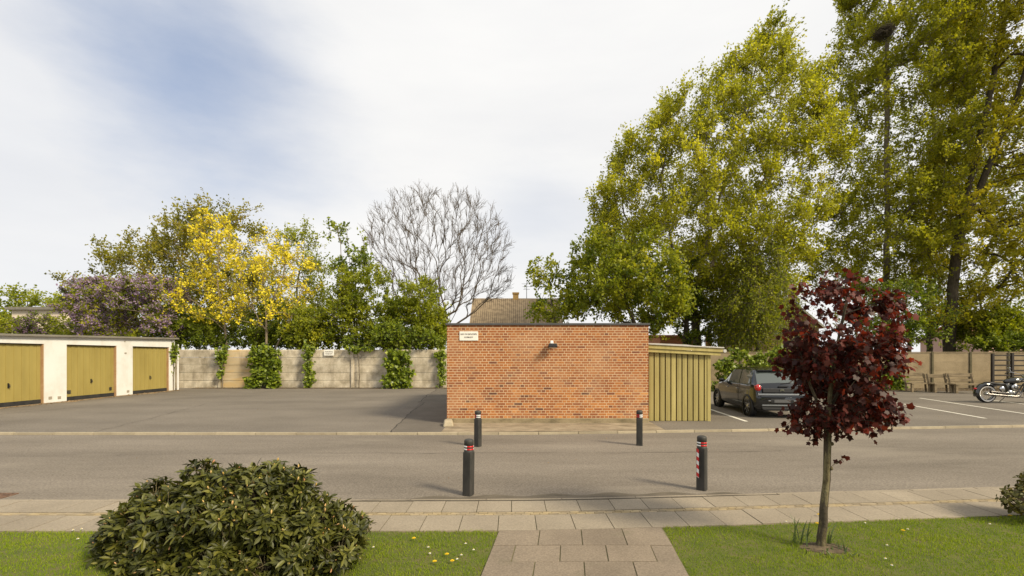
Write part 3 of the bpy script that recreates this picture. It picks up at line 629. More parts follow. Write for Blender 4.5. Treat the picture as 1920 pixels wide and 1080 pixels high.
# ------------------------------------------------------------------ motorcycle
def motorcycle():
    g = gp(1849, 757); t = thing('motorcycle', 'black and chrome cruiser motorcycle with whitewall tyres on its stand', 'motorcycle', (g[0], g[1], .035), R(-4))
    blk = M('gloss_black', (.008, .008, .009), .12, coat=1)
    def part(n, mm, mat, p=t, **k): return mm.build(n, mat, p, local=True, **k)
    for x0, rr in ((0, .335), (1.66, .34)):
        ty = [(rr - .10, -.045), (rr - .05, -.065), (rr - .015, -.055), (rr, -.02), (rr, .02), (rr - .015, .055), (rr - .05, .065), (rr - .10, .045)]
        w = part('wheel', MB().lathe((x0, 0, rr), ty, 40, 'y'), MAT['rubber'])
        part('whitewall', MB().lathe((x0, 0, rr), [(rr - .095, -.050), (rr - .055, -.069)], 40, 'y').lathe((x0, 0, rr), [(rr - .055, .069), (rr - .095, .050)], 40, 'y'), M('whitewall_rubber', (.66, .64, .60), .7), w)
        rim = MB().lathe((x0, 0, rr), [(rr - .10, -.046), (rr - .125, -.03), (rr - .125, .03), (rr - .10, .046)], 36, 'y')
        for k in range(18):
            a = k * 2 * math.pi / 18; rim.tube([(x0 + .04 * math.cos(a + .5), (-1) ** k * .035, rr + .04 * math.sin(a + .5)), (x0 + (rr - .12) * math.cos(a), 0, rr + (rr - .12) * math.sin(a))], .004, 4)
        rim.lathe((x0, 0, rr), [(0, -.06), (.05, -.055), (.055, 0), (.05, .055), (0, .06)], 16, 'y'); part('rim', rim, MAT['chrome'], w)
    def arc(x0, z0, r, a0, a1, w, n=18):
        m = MB(); prof = [(-w, -.035), (-w * .92, -.005), (-w * .5, .02), (0, .028), (w * .5, .02), (w * .92, -.005), (w, -.035)]; vs = []
        for i in range(n):
            a = R(a0 + (a1 - a0) * i / (n - 1))
            for yv, dr in prof: vs.append((x0 + (r + dr) * math.cos(a), yv, z0 + (r + dr) * math.sin(a)))
        k = len(prof); m.add(vs, [(i * k + j, i * k + j + 1, (i + 1) * k + j + 1, (i + 1) * k + j) for i in range(n - 1) for j in range(k - 1)] + [((i + 1) * k + j, (i + 1) * k + j + 1, i * k + j + 1, i * k + j) for i in range(0)], smooth=True); return m
    part('rear_mudguard', arc(0, .335, .385, 195, 40, .105), blk); part('front_mudguard', arc(1.66, .34, .375, 170, 35, .085), blk)
    part('rear_light', MB().ell((-.38, 0, .52), (.05, .05, .035)).tube([(-.35, 0, .52), (-.30, 0, .50)], .015), M('bike_tail_red', (.4, .01, .01), .2))
    part('frame', MB().tube([(0, .09, .335), (.45, .10, .36), (.62, .10, .23), (1.05, .10, .22), (1.32, .03, .72)], .022).tube([(0, -.09, .335), (.45, -.10, .36), (.62, -.10, .23), (1.05, -.10, .22), (1.32, -.03, .72)], .022).tube([(.2, 0, .66), (.7, 0, .70), (1.34, 0, .80)], .025), blk)
    seat = MB(); seat.ell((.36, 0, .70), (.30, .15, .055)).ell((.10, 0, .735), (.20, .11, .045)); part('seat', seat, M('seat_leather', (.012, .011, .011), .5))
    part('fuel_tank', MB().ell((.93, 0, .82), (.34, .15, .125), rot=Matrix.Rotation(R(-8), 3, 'Y')), blk)
    part('tank_badge', MB().box((.95, -.152, .83), (.16, .012, .03)), MAT['chrome'], bevel=.005)
    e = MB(); e.ell((.82, 0, .36), (.20, .13, .13)); e.lathe((.70, -.14, .37), [(0, -.03), (.10, -.025), (.115, 0), (.115, .05)], 22, 'y')
    for ang, xo in ((-24, .70), (24, .94)):
        rm = Matrix.Rotation(R(ang), 3, 'Y')
        for k in range(7):
            c = Vector((.82, 0, .38)) + rm @ Vector((0, 0, .13 + k * .028)); e.box(c, (.17, .20, .012), rm)
        e.box(Vector((.82, 0, .38)) + rm @ Vector((0, 0, .22)), (.11, .14, .22), rm); e.ell(Vector((.82, 0, .38)) + rm @ Vector((0, 0, .345)), (.09, .10, .04), rot=rm)
    part('engine', e, MAT['steel'])
    part('air_cleaner', MB().lathe((.84, -.15, .58), [(0, -.045), (.06, -.045), (.10, -.03), (.115, 0), (.11, .03), (0, .03)], 26, 'y'), MAT['chrome'])
    part('air_cleaner_ring', MB().lathe((.84, -.197, .58), [(.03, 0), (.068, -.002), (.068, .004)], 22, 'y'), blk)
    ex = MB()
    ex.tube([(.98, -.12, .50), (1.06, -.15, .36), (.92, -.17, .25), (.55, -.18, .27), (-.12, -.19, .33)], [.024, .026, .03, .042, .045], 12)
    ex.tube([(.68, -.12, .48), (.60, -.15, .38), (.48, -.18, .37), (-.02, -.19, .425)], [.024, .026, .036, .042], 12); part('exhaust', ex, M('dark_steel', (.16, .15, .14), .25, metal=1))
    part('oil_tank', MB().ell((.46, -.10, .52), (.10, .05, .11)), MAT['chrome'])
    fk = MB()
    for s_ in (-1, 1): fk.tube([(1.66, s_ * .10, .34), (1.52, s_ * .10, .60), (1.33, s_ * .10, 1.02)], [.03, .03, .022], 10)
    fk.box((1.36, 0, .96), (.05, .26, .04)).box((1.43, 0, .80), (.05, .26, .04)); part('fork', fk, MAT['chrome'])
    hb = MB().tube([(1.10, -.42, 1.08), (1.22, -.36, 1.12), (1.32, -.16, 1.05), (1.32, .16, 1.05), (1.22, .36, 1.12), (1.10, .42, 1.08)], .013, 8); part('handlebar', hb, MAT['chrome'])
    [part('grip', MB().tube([(1.05, q_ * .43, 1.07), (1.16, q_ * .39, 1.10)], .02), MAT['rubber']) for q_ in (-1, 1)]
    part('headlight', MB().lathe((1.50, 0, .90), [(0, -.12), (.06, -.10), (.095, -.02), (.10, .04), (.085, .05), (0, .055)], 22, 'x'), MAT['chrome'])
    [part('indicator', MB().ell((1.46, q_ * .17, .86), (.03, .03, .03)), MAT['chrome']) for q_ in (-1, 1)]
    for s_ in (-1, 1): part('mirror', MB().tube([(1.20, s_ * .36, 1.12), (1.18, s_ * .40, 1.24)], .007, 6).ell((1.17, s_ * .41, 1.27), (.02, .065, .04)), MAT['chrome'])
    [part('footboard', MB().box((1.15, q_ * .22, .22), (.26, .10, .02)), MAT['steel'], bevel=.004) for q_ in (-1, 1)]
    part('kickstand', MB().tube([(.75, .12, .2), (.70, .28, .005)], .012, 6), MAT['steel'])
motorcycle()
# ------------------------------------------------------------------ benches and slatted screen
def bench(px0, px1, gy, label, tilt, back2=True, dy=0):
    a = gp(px0, gy); b = gp(px1, gy); L = b[0] - a[0]
    t = thing('wooden_bench', label, 'bench', (a[0], a[1] + dy, .05), R(tilt), 'old benches along the tan wall'); rg = random.Random(int(px0))
    def part(n, mm, **k): return mm.build(n, MAT['oldwood'], t, local=True, **k)
    for i in range(3): part('seat_plank', MB().box((L / 2, -.30 + i * .14, .40 + .004 * i), (L, .12, .06), tint=rg.random()), bevel=.004)
    for z in ((.58, .82) if back2 else (.76,)): part('back_plank', MB().box((L / 2, .10 + (z - .6) * .3, z + .0), (L + .06, .045, .16 if z > .7 else .12), Matrix.Rotation(R(-14), 3, 'X'), tint=rg.random()), bevel=.004)
    for x in (.07, L - .07):
        part('leg', MB().box((x, -.30, .20), (.10, .08, .40)), bevel=.004)
        part('leg', MB().tube([(x, .0, 0), (x, .04, .40), (x, .16, .86)], .055, 4), bevel=.003)
bench(1697, 1741, 736, 'leftmost of the three weathered wooden benches, next to the green bush', 3)
bench(1740, 1777, 737, 'middle weathered wooden bench between the other two by the tan wall', -2, False)
bench(1776, 1822, 738, 'rightmost weathered wooden bench, nearest the motorcycle, with a pale top plank', -4, True, -.1)
def screen():
    x0 = pt(1861, 0, 22.9)[0]; Y = 22.9
    t = thing('slatted_screen', 'dark open slatted wooden screen before the tan wall behind the motorcycle', 'screen', (x0, Y, 0))
    for i, x in enumerate((x0, x0 + .98, x0 + 2.6, x0 + 4.2)):
        m = MB(); m.bx(x - .05, x + .05, Y - .05, Y + .05, 0, 1.88 + (.03 if i == 1 else 0)); m.build('post', MAT['darkwood'], t)
    for k in range(7):
        z = .30 + k * .25; m = MB(); m.bx(x0 + .05, x0 + .92, Y - .02, Y + .02, z - .035, z + .035); m.bx(x0 + 1.03, x0 + 4.15, Y - .02, Y + .02, z - .05, z + .02); m.build('slat', MAT['darkwood'], t)
screen()
# ------------------------------------------------------------------ houses beyond the fence
def rooftiles(name, c0, c1):
    m, nt, n, l, b = _nodes(name); g = n.new('ShaderNodeTexCoord'); w = n.new('ShaderNodeTexWave'); w.inputs['Scale'].default_value = 1.6; w.inputs['Distortion'].default_value = .3; w.bands_direction = 'X'
    l.new(g.outputs['Object'], w.inputs[0]); nz = n.new('ShaderNodeTexNoise'); nz.inputs['Scale'].default_value = 2.5; nz.inputs['Detail'].default_value = 8; l.new(g.outputs['Object'], nz.inputs[0])
    mx = n.new('ShaderNodeMath'); mx.operation = 'MULTIPLY_ADD'; l.new(w.outputs['Fac'], mx.inputs[0]); mx.inputs[1].default_value = .35; l.new(nz.outputs[0], mx.inputs[2])
    rp = ramp(n, [c0, c1], .45, .95); l.new(mx.outputs[0], rp.inputs[0]); l.new(rp.outputs[0], b.inputs['Base Color']); b.inputs['Roughness'].default_value = .9; return m
def house(name, label, x0, x1, y0, depth, eave, ridge, wallm, roofm, chimneys=(), windows=(), over=.3, gable=False):
    t = thing(name, label, 'house', (x0, y0, 0)); m = MB()
    if gable:
        xm = (x0 + x1) / 2; m.prism([(x0, 0), (x1, 0), (x1, eave), (xm, ridge - .12), (x0, eave)], y0, y0 + depth, 'y'); m.build('wall', wallm, t)
        r = MB(); th = .12
        for s_ in (0, 1):
            xa, xb = (x0 - over, xm) if s_ == 0 else (xm, x1 + over); k = (ridge - eave) / (xm - x0); za = eave - over * k; A = [(xa, za if s_ == 0 else ridge), (xb, ridge if s_ == 0 else za)]
            r.prism([A[0], A[1], (A[1][0], A[1][1] + th), (A[0][0], A[0][1] + th)], y0 - over, y0 + depth + over, 'y')
        rf = r.build('roof', roofm, t)
        m = MB()
        for s_ in (0, 1):
            xa, xb = (x0 - over, xm) if s_ == 0 else (x1 + over, xm); za = eave - over * (ridge - eave) / (xm - x0)
            m.prism([(xa, za - .06), (xb, ridge - .06), (xb, ridge + .16), (xa, za + .16)], y0 - over - .04, y0 - over - .001, 'y')
        m.build('bargeboard', M('white_board', (.75, .73, .68), .6), t)
    else:
        ym = y0 + depth / 2; m.prism([(y0, 0), (y0 + depth, 0), (y0 + depth, eave), (ym, ridge - .15), (y0, eave)], x0, x1, 'x'); m.build('wall', wallm, t)
        r = MB(); k = (ridge - eave) / (depth / 2)
        r.prism([(y0 - over, eave - over * k), (ym, ridge), (ym, ridge + .14), (y0 - over, eave - over * k + .14)], x0 - over, x1 + over, 'x')
        r.prism([(ym, ridge), (y0 + depth + over, eave - over * k), (y0 + depth + over, eave - over * k + .14), (ym, ridge + .14)], x0 - over, x1 + over, 'x'); rf = r.build('roof', roofm, t)
    for (cx, cy, cz0, cz1, w) in chimneys:
        m = MB(); m.bx(cx - w / 2, cx + w / 2, cy - w / 2, cy + w / 2, cz0, cz1).bx(cx - w / 2 - .06, cx + w / 2 + .06, cy - w / 2 - .06, cy + w / 2 + .06, cz1 - .12, cz1 + .02); m.build('chimney', M('chimney_brick', [(.42, .26, .09), (.55, .36, .14)], .9, 3, 5), rf)
    for (wx0, wx1, wz0, wz1) in windows:
        m = MB(); m.bx(wx0, wx1, y0 - .03, y0 + .02, wz0, wz1); f = m.build('window', M('window_white', (.75, .73, .68), .6), t)
        m = MB(); g_ = .07; xm = (wx0 + wx1) / 2; m.bx(wx0 + g_, xm - g_ / 2, y0 - .04, y0 - .031, wz0 + g_, wz1 - g_); m.bx(xm + g_ / 2, wx1 - g_, y0 - .04, y0 - .031, wz0 + g_, wz1 - g_); m.build('pane', glassmat('house_glass'), f)
    return t
redbrick = M('far_red_brick', [(.34, .13, .06), (.48, .21, .10)], .9, 3, 6, (1, 1, 3)); yellowbrick = M('far_yellow_brick', [(.45, .30, .15), (.55, .40, .22)], .9, 3, 6)
browntile = rooftiles('brown_tile', (.16, .115, .07), (.36, .27, .16)); redtile = rooftiles('red_tile', (.30, .10, .05), (.45, .19, .10))
Yh = 46; a = pt(889, 562, Yh); b_ = pt(1046, 562, Yh)
house('tiled_house', 'house with a weathered brown tiled roof and yellow chimney above the brick building', a[0], b_[0], Yh - 4, 8, 4.2, a[2], yellowbrick, browntile,
      [(pt(967, 0, Yh)[0], Yh + .1, a[2] - .8, pt(0, 549, Yh)[2], .56)], over=.15)
m = MB(); ax = pt(988, 0, Yh)[0]; m.tube([(ax, Yh + 1, a[2] - .5), (ax, Yh + 1, a[2] + 1.9)], .035, 5)
for k, w in enumerate((.5, .42, .34)): m.tube([(ax - w, Yh + 1, a[2] + 1.75 - k * .28), (ax + w, Yh + 1, a[2] + 1.75 - k * .28)], .018, 4)
tag(m.build('roof_antenna', MAT['steel']), 'thin television antenna standing on the brown tiled roof', 'antenna')
Yw = 40; a = pt(22, 576, Yw); b_ = pt(118, 576, Yw)
def flathouse():
    t = thing('flat_roof_house', 'cream flat-roofed house half hidden by trees behind the garages at the left', 'house', (a[0], Yw, 0))
    MB().bx(a[0], b_[0], Yw, Yw + 7, 0, a[2] - .25).build('wall', M('cream_render', [(.62, .52, .40), (.72, .62, .50)], .9, 2, 5), t)
    MB().bx(a[0] - .3, b_[0] + .3, Yw - .3, Yw + 7.3, a[2] - .24, a[2]).build('roof', MAT['garageroof'], t)
    for x in (a[0] + .9, a[0] + 3.0):
        f = MB().bx(x, x + 1.1, Yw - .03, Yw + .02, 2.9, 4.3).build('window', M('window_white', (.75, .73, .68), .6), t); MB().bx(x + .08, x + 1.02, Yw - .04, Yw - .031, 2.98, 4.22).build('pane', glassmat('house_glass'), f)
flathouse()
Yg = 44; a = pt(1447, 622, Yg); b_ = pt(1512, 622, Yg); pk = pt(0, 566, Yg)[2]
house('gabled_house', 'orange brick house with a white-edged gable glimpsed left of the red maple', a[0] - 1.0, b_[0] + 1.2, Yg, 9, a[2] + .6, pk, yellowbrick, redtile, [(a[0] + 1.4, Yg + 2, pk - 1.5, pk + .6, .5)], [(a[0] + .2, a[0] + 1.0, 3.9, 5.2), (a[0] + 1.5, a[0] + 2.5, 3.9, 5.2)], .35, True)
Yr = 38; a = pt(1238, 628, Yr); b_ = pt(1300, 628, Yr)
house('brick_outhouse', 'low red brick outhouse seen under the trees above the mustard shed roof', a[0], b_[0], Yr, 6, 3.35, a[2], redbrick, redtile, over=.1)
m = MB(); a = pt(1330, 628, 36); m.bx(a[0] - .17, a[0] + .17, 36, 36.34, 0, a[2]).bx(a[0] - .22, a[0] + .22, 35.95, 36.39, a[2], a[2] + .1); tag(m.build('brick_pillar', redbrick), 'narrow brick pillar standing behind the right end of the mustard shed roof', 'pillar')
a = pt(1848, 600, 50)
house('pink_house', 'pinkish house with a red roof half hidden in foliage at the far right', a[0], a[0] + 9, 50, 8, 3.6, 5.6, M('pink_render', (.55, .36, .30), .9), redtile, [], [(a[0] + 1, a[0] + 2, 2.5, 3.8)])
# ------------------------------------------------------------------ vegetation engine
def unit(a): return a / (np.linalg.norm(a, axis=-1, keepdims=True) + 1e-9)
TPL = dict(
    kite=(np.array([(0, 0, 0), (.45, .34, .03), (1, 0, 0), (.45, -.34, .03)]), np.array([(0, 1, 2, 3)])),
    blob=(np.array([(0, -.1, 0), (.5, -.5, .12), (1, 0, 0), (.5, .5, -.12)]), np.array([(0, 1, 2, 3)])),
    ellip=(np.array([(0, 0, 0), (.3, .14, .035), (.62, .17, .02), (1, 0, -.09), (.62, -.17, .02), (.3, -.14, .035), (.3, 0, 0), (.62, 0, -.02)]), np.array([(0, 6, 1, 1), (6, 7, 2, 1), (7, 3, 2, 2), (0, 5, 6, 6), (5, 4, 7, 6), (4, 3, 7, 7)])),
    ivy=(np.array([(0, 0, 0), (.05, .38, .02), (.42, .42, -.02), (1, 0, -.08), (.42, -.42, -.02), (.05, -.38, .02)]), np.array([(0, 3, 2, 1), (0, 5, 4, 3)])),
    blade=(np.array([(0, .5, 0), (0, -.5, 0), (.55, -.35, .12), (.55, .35, .12), (1, 0, .42)]), np.array([(0, 1, 2, 3), (3, 2, 4, 4)])),
)
def maple_tpl():
    pts = []; lob = [(-125, .46), (-98, .34), (-66, .62), (-36, .44), (0, .72), (36, .44), (66, .62), (98, .34), (125, .46)]
    for a, r in lob: pts.append((.35 + r * math.cos(R(a)), r * math.sin(R(a)), -.18 * r * r))
    v = [(.28, 0, .0), (-.02, 0, 0)] + pts; f = [(0, 2 + i, 3 + i, 3 + i) for i in range(8)] + [(0, 1, 2, 2), (0, 10, 1, 1)]
    return np.array(v), np.array(f)
TPL['maple'] = maple_tpl()
def leaves(name, P, D, N, size, mat, parent, tint, tpl='kite', wid=1.0):
    tv, tf = TPL[tpl]; D = unit(D); S = unit(np.cross(N, D)); Nn = np.cross(D, S); n = len(P); size = np.broadcast_to(np.asarray(size, dtype=float), (n,))
    V = P[:, None, :] + size[:, None, None] * (tv[None, :, 0:1] * D[:, None, :] + tv[None, :, 1:2] * wid * S[:, None, :] + tv[None, :, 2:3] * Nn[:, None, :])
    k = len(tv); V = V.reshape(-1, 3); Fq = (tf[None] + (np.arange(n) * k)[:, None, None]).reshape(-1, 4); T = np.repeat(tint, len(tf))
    tri = Fq[:, 2] == Fq[:, 3]
    if tri.any() and not tri.all():
        faces = [tuple(f) if not t_ else tuple(f[:3]) for f, t_ in zip(Fq.tolist(), tri)]
        return mesh_obj(name, V, faces, mat, parent, T, sm=False)
    if tri.all(): Fq = Fq[:, :3]
    return mesh_obj(name, V, np.ascontiguousarray(Fq), mat, parent, T)
def frusta(name, A, B, ra, rb, mat, parent, n=5):
    A = np.asarray(A); B = np.asarray(B); d = unit(B - A); ref = np.where(np.abs(d[:, 2:3]) < .9, np.array([[0, 0, 1.]]), np.array([[1., 0, 0]])); u = unit(np.cross(d, ref)); w = np.cross(d, u)
    t = np.arange(n) * 2 * math.pi / n; c, s_ = np.cos(t), np.sin(t); ring = u[:, None, :] * c[None, :, None] + w[:, None, :] * s_[None, :, None]
    V = np.concatenate([A[:, None, :] + ring * np.asarray(ra)[:, None, None], (B + d * np.asarray(rb)[:, None] * .35)[:, None, :] + ring * np.asarray(rb)[:, None, None]], 1).reshape(-1, 3)
    j = np.arange(n); q = np.stack([j, (j + 1) % n, n + (j + 1) % n, n + j], 1); Fq = (q[None] + (np.arange(len(A)) * 2 * n)[:, None, None]).reshape(-1, 4)
    return mesh_obj(name, V, np.ascontiguousarray(Fq), mat, parent, sm=True)
def grow(rs, stems, attr, step=.6, rise=.35, upk=.5, wig=.06):
    P, par, isstem = [], [], []
    for st in stems:
        st = np.array(st, dtype=float)
        if not P: prev = -1; start = 0
        else: prev = int(np.argmin(np.linalg.norm(np.array(P) - st[0], axis=1))); start = 0
        for i in range(len(st) - 1):
            L = np.linalg.norm(st[i + 1] - st[i]); k = max(1, int(L / step))
            for j in range(k if i < len(st) - 2 else k + 1):
                p = st[i] + (st[i + 1] - st[i]) * j / k
                if P and prev >= 0 and np.linalg.norm(P[prev] - p) < 1e-4: continue
                P.append(p + rs.normal(0, wig * .5, 3) * (0 if (i == 0 and j == 0) else 1)); par.append(prev); prev = len(P) - 1
    A = np.array(attr); nP = np.zeros((len(P) + len(A) * 14 + 10, 3)); nP[:len(P)] = P; cnt = len(P)
    d0 = np.array([np.min(np.linalg.norm(nP[:cnt] - a, axis=1)) for a in A]); tips = []; minz = nP[0, 2]
    for a in A[np.argsort(d0)]:
        if cnt + 15 > len(nP): nP = np.concatenate([nP, np.zeros((4000, 3))])
        Q = nP[:cnt]; dv = a - Q; d = np.linalg.norm(dv, axis=1); hor = np.linalg.norm(dv[:, :2], axis=1)
        cost = d + upk * np.maximum(0, rise * hor - dv[:, 2]) * 1.6; i = int(np.argmin(cost)); L = d[i]; p0 = Q[i].copy(); pd = p0 - nP[par[i]] if par[i] >= 0 else np.array([0, 0, 1.])
        pd = pd / (np.linalg.norm(pd) + 1e-9); ctrl = p0 + dv[i] * .45 + (pd * .22 + np.array([0, 0, -.05])) * L + rs.normal(0, .05, 3) * L; k = int(min(12, max(2, math.ceil(L / step)))); prev = i
        for j in range(1, k + 1):
            t = j / k; q = (1 - t) ** 2 * p0 + 2 * t * (1 - t) * ctrl + t * t * a; nP[cnt] = q + (rs.normal(0, wig * .4, 3) if j < k else 0); par.append(prev); prev = cnt; cnt += 1
        tips.append(prev)
    return nP[:cnt], np.array(par), np.array(tips)
def radii(P, par, tips, r0, rmin, ex=.55):
    w = np.zeros(len(P)); np.add.at(w, tips, 1)
    for i in range(len(P) - 1, 0, -1):
        if par[i] >= 0: w[par[i]] += w[i]
    return np.maximum(rmin, r0 * (w / max(1, w[0])) ** ex)
def twigs(rs, P, par, tips, k, Lt, m, out=.7, up=.5, rnd=.7, droop=0, jitter=.1):
    S = np.repeat(P[tips], k, 0); bd = unit(P[tips] - P[par[tips]]); D = unit(np.repeat(bd, k, 0) * out + np.array([0, 0, up]) + rs.normal(0, rnd, (len(S), 3))); L = Lt * rs.uniform(.5, 1.3, len(S))
    S = S - np.repeat(bd, k, 0) * rs.uniform(0, .5, len(S))[:, None] * Lt
    t = (np.arange(m) + rs.uniform(0, 1, (len(S), m))) / m; t = .12 + .9 * t
    pos = S[:, None, :] + D[:, None, :] * (L[:, None] * t)[..., None]; pos[..., 2] -= droop * (t ** 2) * L[:, None]; pos += rs.normal(0, jitter * Lt, pos.shape)
    LD = unit(np.repeat(D[:, None, :], m, 1) * .6 + rs.normal(0, .65, pos.shape) + np.array([0, 0, -.15 - droop * .4]))
    E = S + D * L[:, None]; E[:, 2] -= droop * L
    return S, E, pos.reshape(-1, 3), LD.reshape(-1, 3)
def normals(rs, n, b=(.45, -.55, .65), r=.58): return unit(np.array(b) + rs.normal(0, r, (n, 3)))
def inpoly(poly, x, y):
    c = np.zeros(len(x), bool); n = len(poly)
    for i in range(n):
        x1, y1 = poly[i]; x2, y2 = poly[(i + 1) % n]
        cond = ((y1 > y) != (y2 > y)) & (x < (x2 - x1) * (y - y1) / (y2 - y1 + 1e-12) + x1); c ^= cond
    return c
def edgedist(poly, x, y):
    d = np.full(len(x), 1e9); n = len(poly)
    for i in range(n):
        a = np.array(poly[i], float); b = np.array(poly[(i + 1) % n], float); ab = b - a; t = np.clip(((x - a[0]) * ab[0] + (y - a[1]) * ab[1]) / (ab @ ab), 0, 1); d = np.minimum(d, np.hypot(x - a[0] - t * ab[0], y - a[1] - t * ab[1]))
    return d
def crownpts(rs, poly, n, Y, depth, inset=12, holes=(), clump=0.0, minsep=0.0):
    """points filling a crown of the given outline (outline as seen from the street) and of the given depth"""
    xs = [p[0] for p in poly]; ys = [p[1] for p in poly]; x = rs.uniform(min(xs), max(xs), n * 12); y = rs.uniform(min(ys), max(ys), n * 12)
    k = inpoly(poly, x, y); x, y = x[k], y[k]; e = edgedist(poly, x, y); k = e > inset; x, y, e = x[k], y[k], e[k]
    for hx, hy, hr in holes: k = np.hypot(x - hx, y - hy) > hr * rs.uniform(.75, 1.15, len(x)); x, y, e = x[k], y[k], e[k]
    if clump:
        cc = rs.uniform(0, 1, (max(6, n // 9), 2)); cx = min(xs) + cc[:, 0] * (max(xs) - min(xs)); cy = min(ys) + cc[:, 1] * (max(ys) - min(ys)); d = np.min(np.hypot(x[:, None] - cx, y[:, None] - cy), 1)
        sc = math.sqrt((max(xs) - min(xs)) * (max(ys) - min(ys)) / len(cc)); k = rs.uniform(0, 1, len(x)) < np.exp(-(d / (sc * .42)) ** 2 * clump) + .08; x, y, e = x[k], y[k], e[k]
    x, y, e = x[:n], y[:n], e[:n]; D = np.minimum(depth, (e + 18) * Y / F * 1.25); dy = D * np.sign(rs.uniform(-1, 1, len(x))) * rs.uniform(0, 1, len(x)) ** .6
    Yv = Y + dy; return np.stack([(x - CX) * Y / F, Yv, H + (HY - y) * Y / F], 1)
def tree(name, label, Y, trunk, poly, n, k, m, ls, Lt, leaf, bark, depth, r0, seed, group=None, cat='tree', stems=(), inset=14, holes=(), clump=.9, up=.5, rnd=.7, out=.7, droop=0, rmin=.012, tpl='kite', wid=1.0,
         rise=.35, tw=.006, extra=None, step=.7, nb=(.45, -.55, .65), tintf=None, leafname='crown', extraattr=()):
    rs = np.random.RandomState(seed); st = [[pt(*p, Y) if len(p) == 2 else pt(p[0], p[1], Y + p[2]) for p in s_] for s_ in [trunk] + list(stems)]
    b = st[0][0]; st[0][0] = (b[0], b[1], -.02)
    t = thing(name, label, cat, (b[0], b[1], 0), group=group); A = crownpts(rs, poly, n, Y, depth, inset, holes, clump)
    for ex in extraattr: A = np.concatenate([A, np.array([pt(*e, Y) for e in ex])])
    P, par, tips = grow(rs, st, A, step, rise); r = radii(P, par, tips, r0, rmin); ch = np.arange(1, len(P)); ch = ch[par[ch] >= 0]
    S, E, lp, ld = twigs(rs, P, par, tips, k, Lt, m, out, up, rnd, droop); pr = np.minimum(r[par[ch]], r[ch] * 1.35)
    big = r[ch] > .05
    tr = frusta('trunk', P[par[ch[big]]], P[ch[big]], pr[big], r[ch[big]], bark, t, 9)
    sm = ~big
    if sm.any(): frusta('branches', np.concatenate([P[par[ch[sm]]], S]), np.concatenate([P[ch[sm]], E]), np.concatenate([pr[sm], np.full(len(S), tw)]), np.concatenate([r[ch[sm]], np.full(len(S), tw * .5)]), bark, t, 4)
    if m:
        N = len(lp); tt = .45 + rs.normal(0, .11, N)
        cl = np.repeat(rs.normal(0, .19, len(tips)), k * m)[:N]; tt = np.clip(tt + cl, 0, 1)
        leaves(leafname, lp, ld, normals(rs, N, nb), ls * rs.uniform(.6, 1.25, N), leaf, t, tt, tpl, wid)
    if extra: extra(rs, t, P, par, tips, S, E)
    return t
def blossoms(mat, frac, cnt, size, rad, Lp, name='blossom', sel=None, tpl='blob'):
    def fn(rs, t, P, par, tips, S, E):
        idx = np.where(rs.uniform(0, 1, len(E)) < frac)[0]; 
        if sel: idx = idx[sel(E[idx])]
        e = E[idx]; s_ = S[idx]; u = rs.uniform(0, 1, (len(idx), cnt)); base = s_[:, None, :] + (e - s_)[:, None, :] * (1 - Lp + Lp * 1.25 * u)[..., None]
        p = (base + rs.normal(0, 1, base.shape) * rad * (1.15 - .6 * u)[..., None]).reshape(-1, 3); n_ = len(p)
        leaves(name, p, rs.normal(0, 1, (n_, 3)), normals(rs, n_), size * rs.uniform(.6, 1.3, n_), mat, t, rs.uniform(0, 1, n_), tpl)
    return fn
# ---- big trees
tree('poplar_tree', 'tall yellow-green poplar filling the middle right, behind the shed and the car', 30, [(1312, 700), (1308, 640), (1300, 560), (1330, 440), (1370, 300), (1420, 120)],
     [(1120, 560), (1110, 470), (1098, 370), (1135, 325), (1135, 295), (1163, 262), (1172, 200), (1215, 232), (1236, 172), (1290, 140), (1325, 165), (1345, 110), (1400, 85), (1425, 45), (1470, 78), (1478, 150), (1500, 160), (1535, 65), (1560, 62), (1548, 130), (1540, 210), (1590, 240), (1600, 330), (1560, 410), (1530, 470), (1500, 540), (1480, 600), (1400, 620), (1250, 600)],
     1750, 4, 21, .17, 1.0, LEAF['poplar'], MAT['bark'], 5.5, .27, 1, stems=[[(1302, 570), (1262, 470), (1240, 340), (1262, 210)], [(1310, 540), (1370, 430), (1450, 310), (1520, 130)], [(1298, 600), (1220, 500), (1170, 400), (1160, 300)], [(1330, 440), (1320, 300), (1330, 180)]],
     holes=[(1490, 470, 22), (1530, 190, 14), (1225, 560, 10), (1340, 560, 16), (1400, 520, 12)], up=.95, rnd=.48, clump=1.7, group='tall trees behind the wall')
tree('leaning_poplar_tree', 'tall olive-green tree with a bare upper trunk carrying a nest, behind the red maple', 30.5, [(1668, 700), (1662, 560), (1664, 400), (1662, 250), (1664, 80), (1672, -120)],
     [(1500, 520), (1540, 440), (1565, 360), (1580, 260), (1555, 190), (1575, 140), (1558, 100), (1590, 30), (1588, -80), (1640, -250), (1720, -330), (1790, -250), (1815, -60), (1810, 120), (1790, 300), (1780, 450), (1740, 560), (1650, 590), (1560, 560)],
     1750, 4, 19, .17, .9, LEAF['poplar'], MAT['bark'], 4.5, .20, 2, stems=[[(1664, 420), (1600, 330), (1570, 230)], [(1662, 470), (1740, 330), (1770, 200)], [(1664, 500), (1600, 450), (1540, 420)]], up=.9, rnd=.48, clump=1.2,
     holes=[(1625, 345, 15), (1600, 425, 16), (1560, 465, 12), (1640, 430, 10), (1745, 180, 8), (1505, 520, 20)], group='tall trees behind the wall')
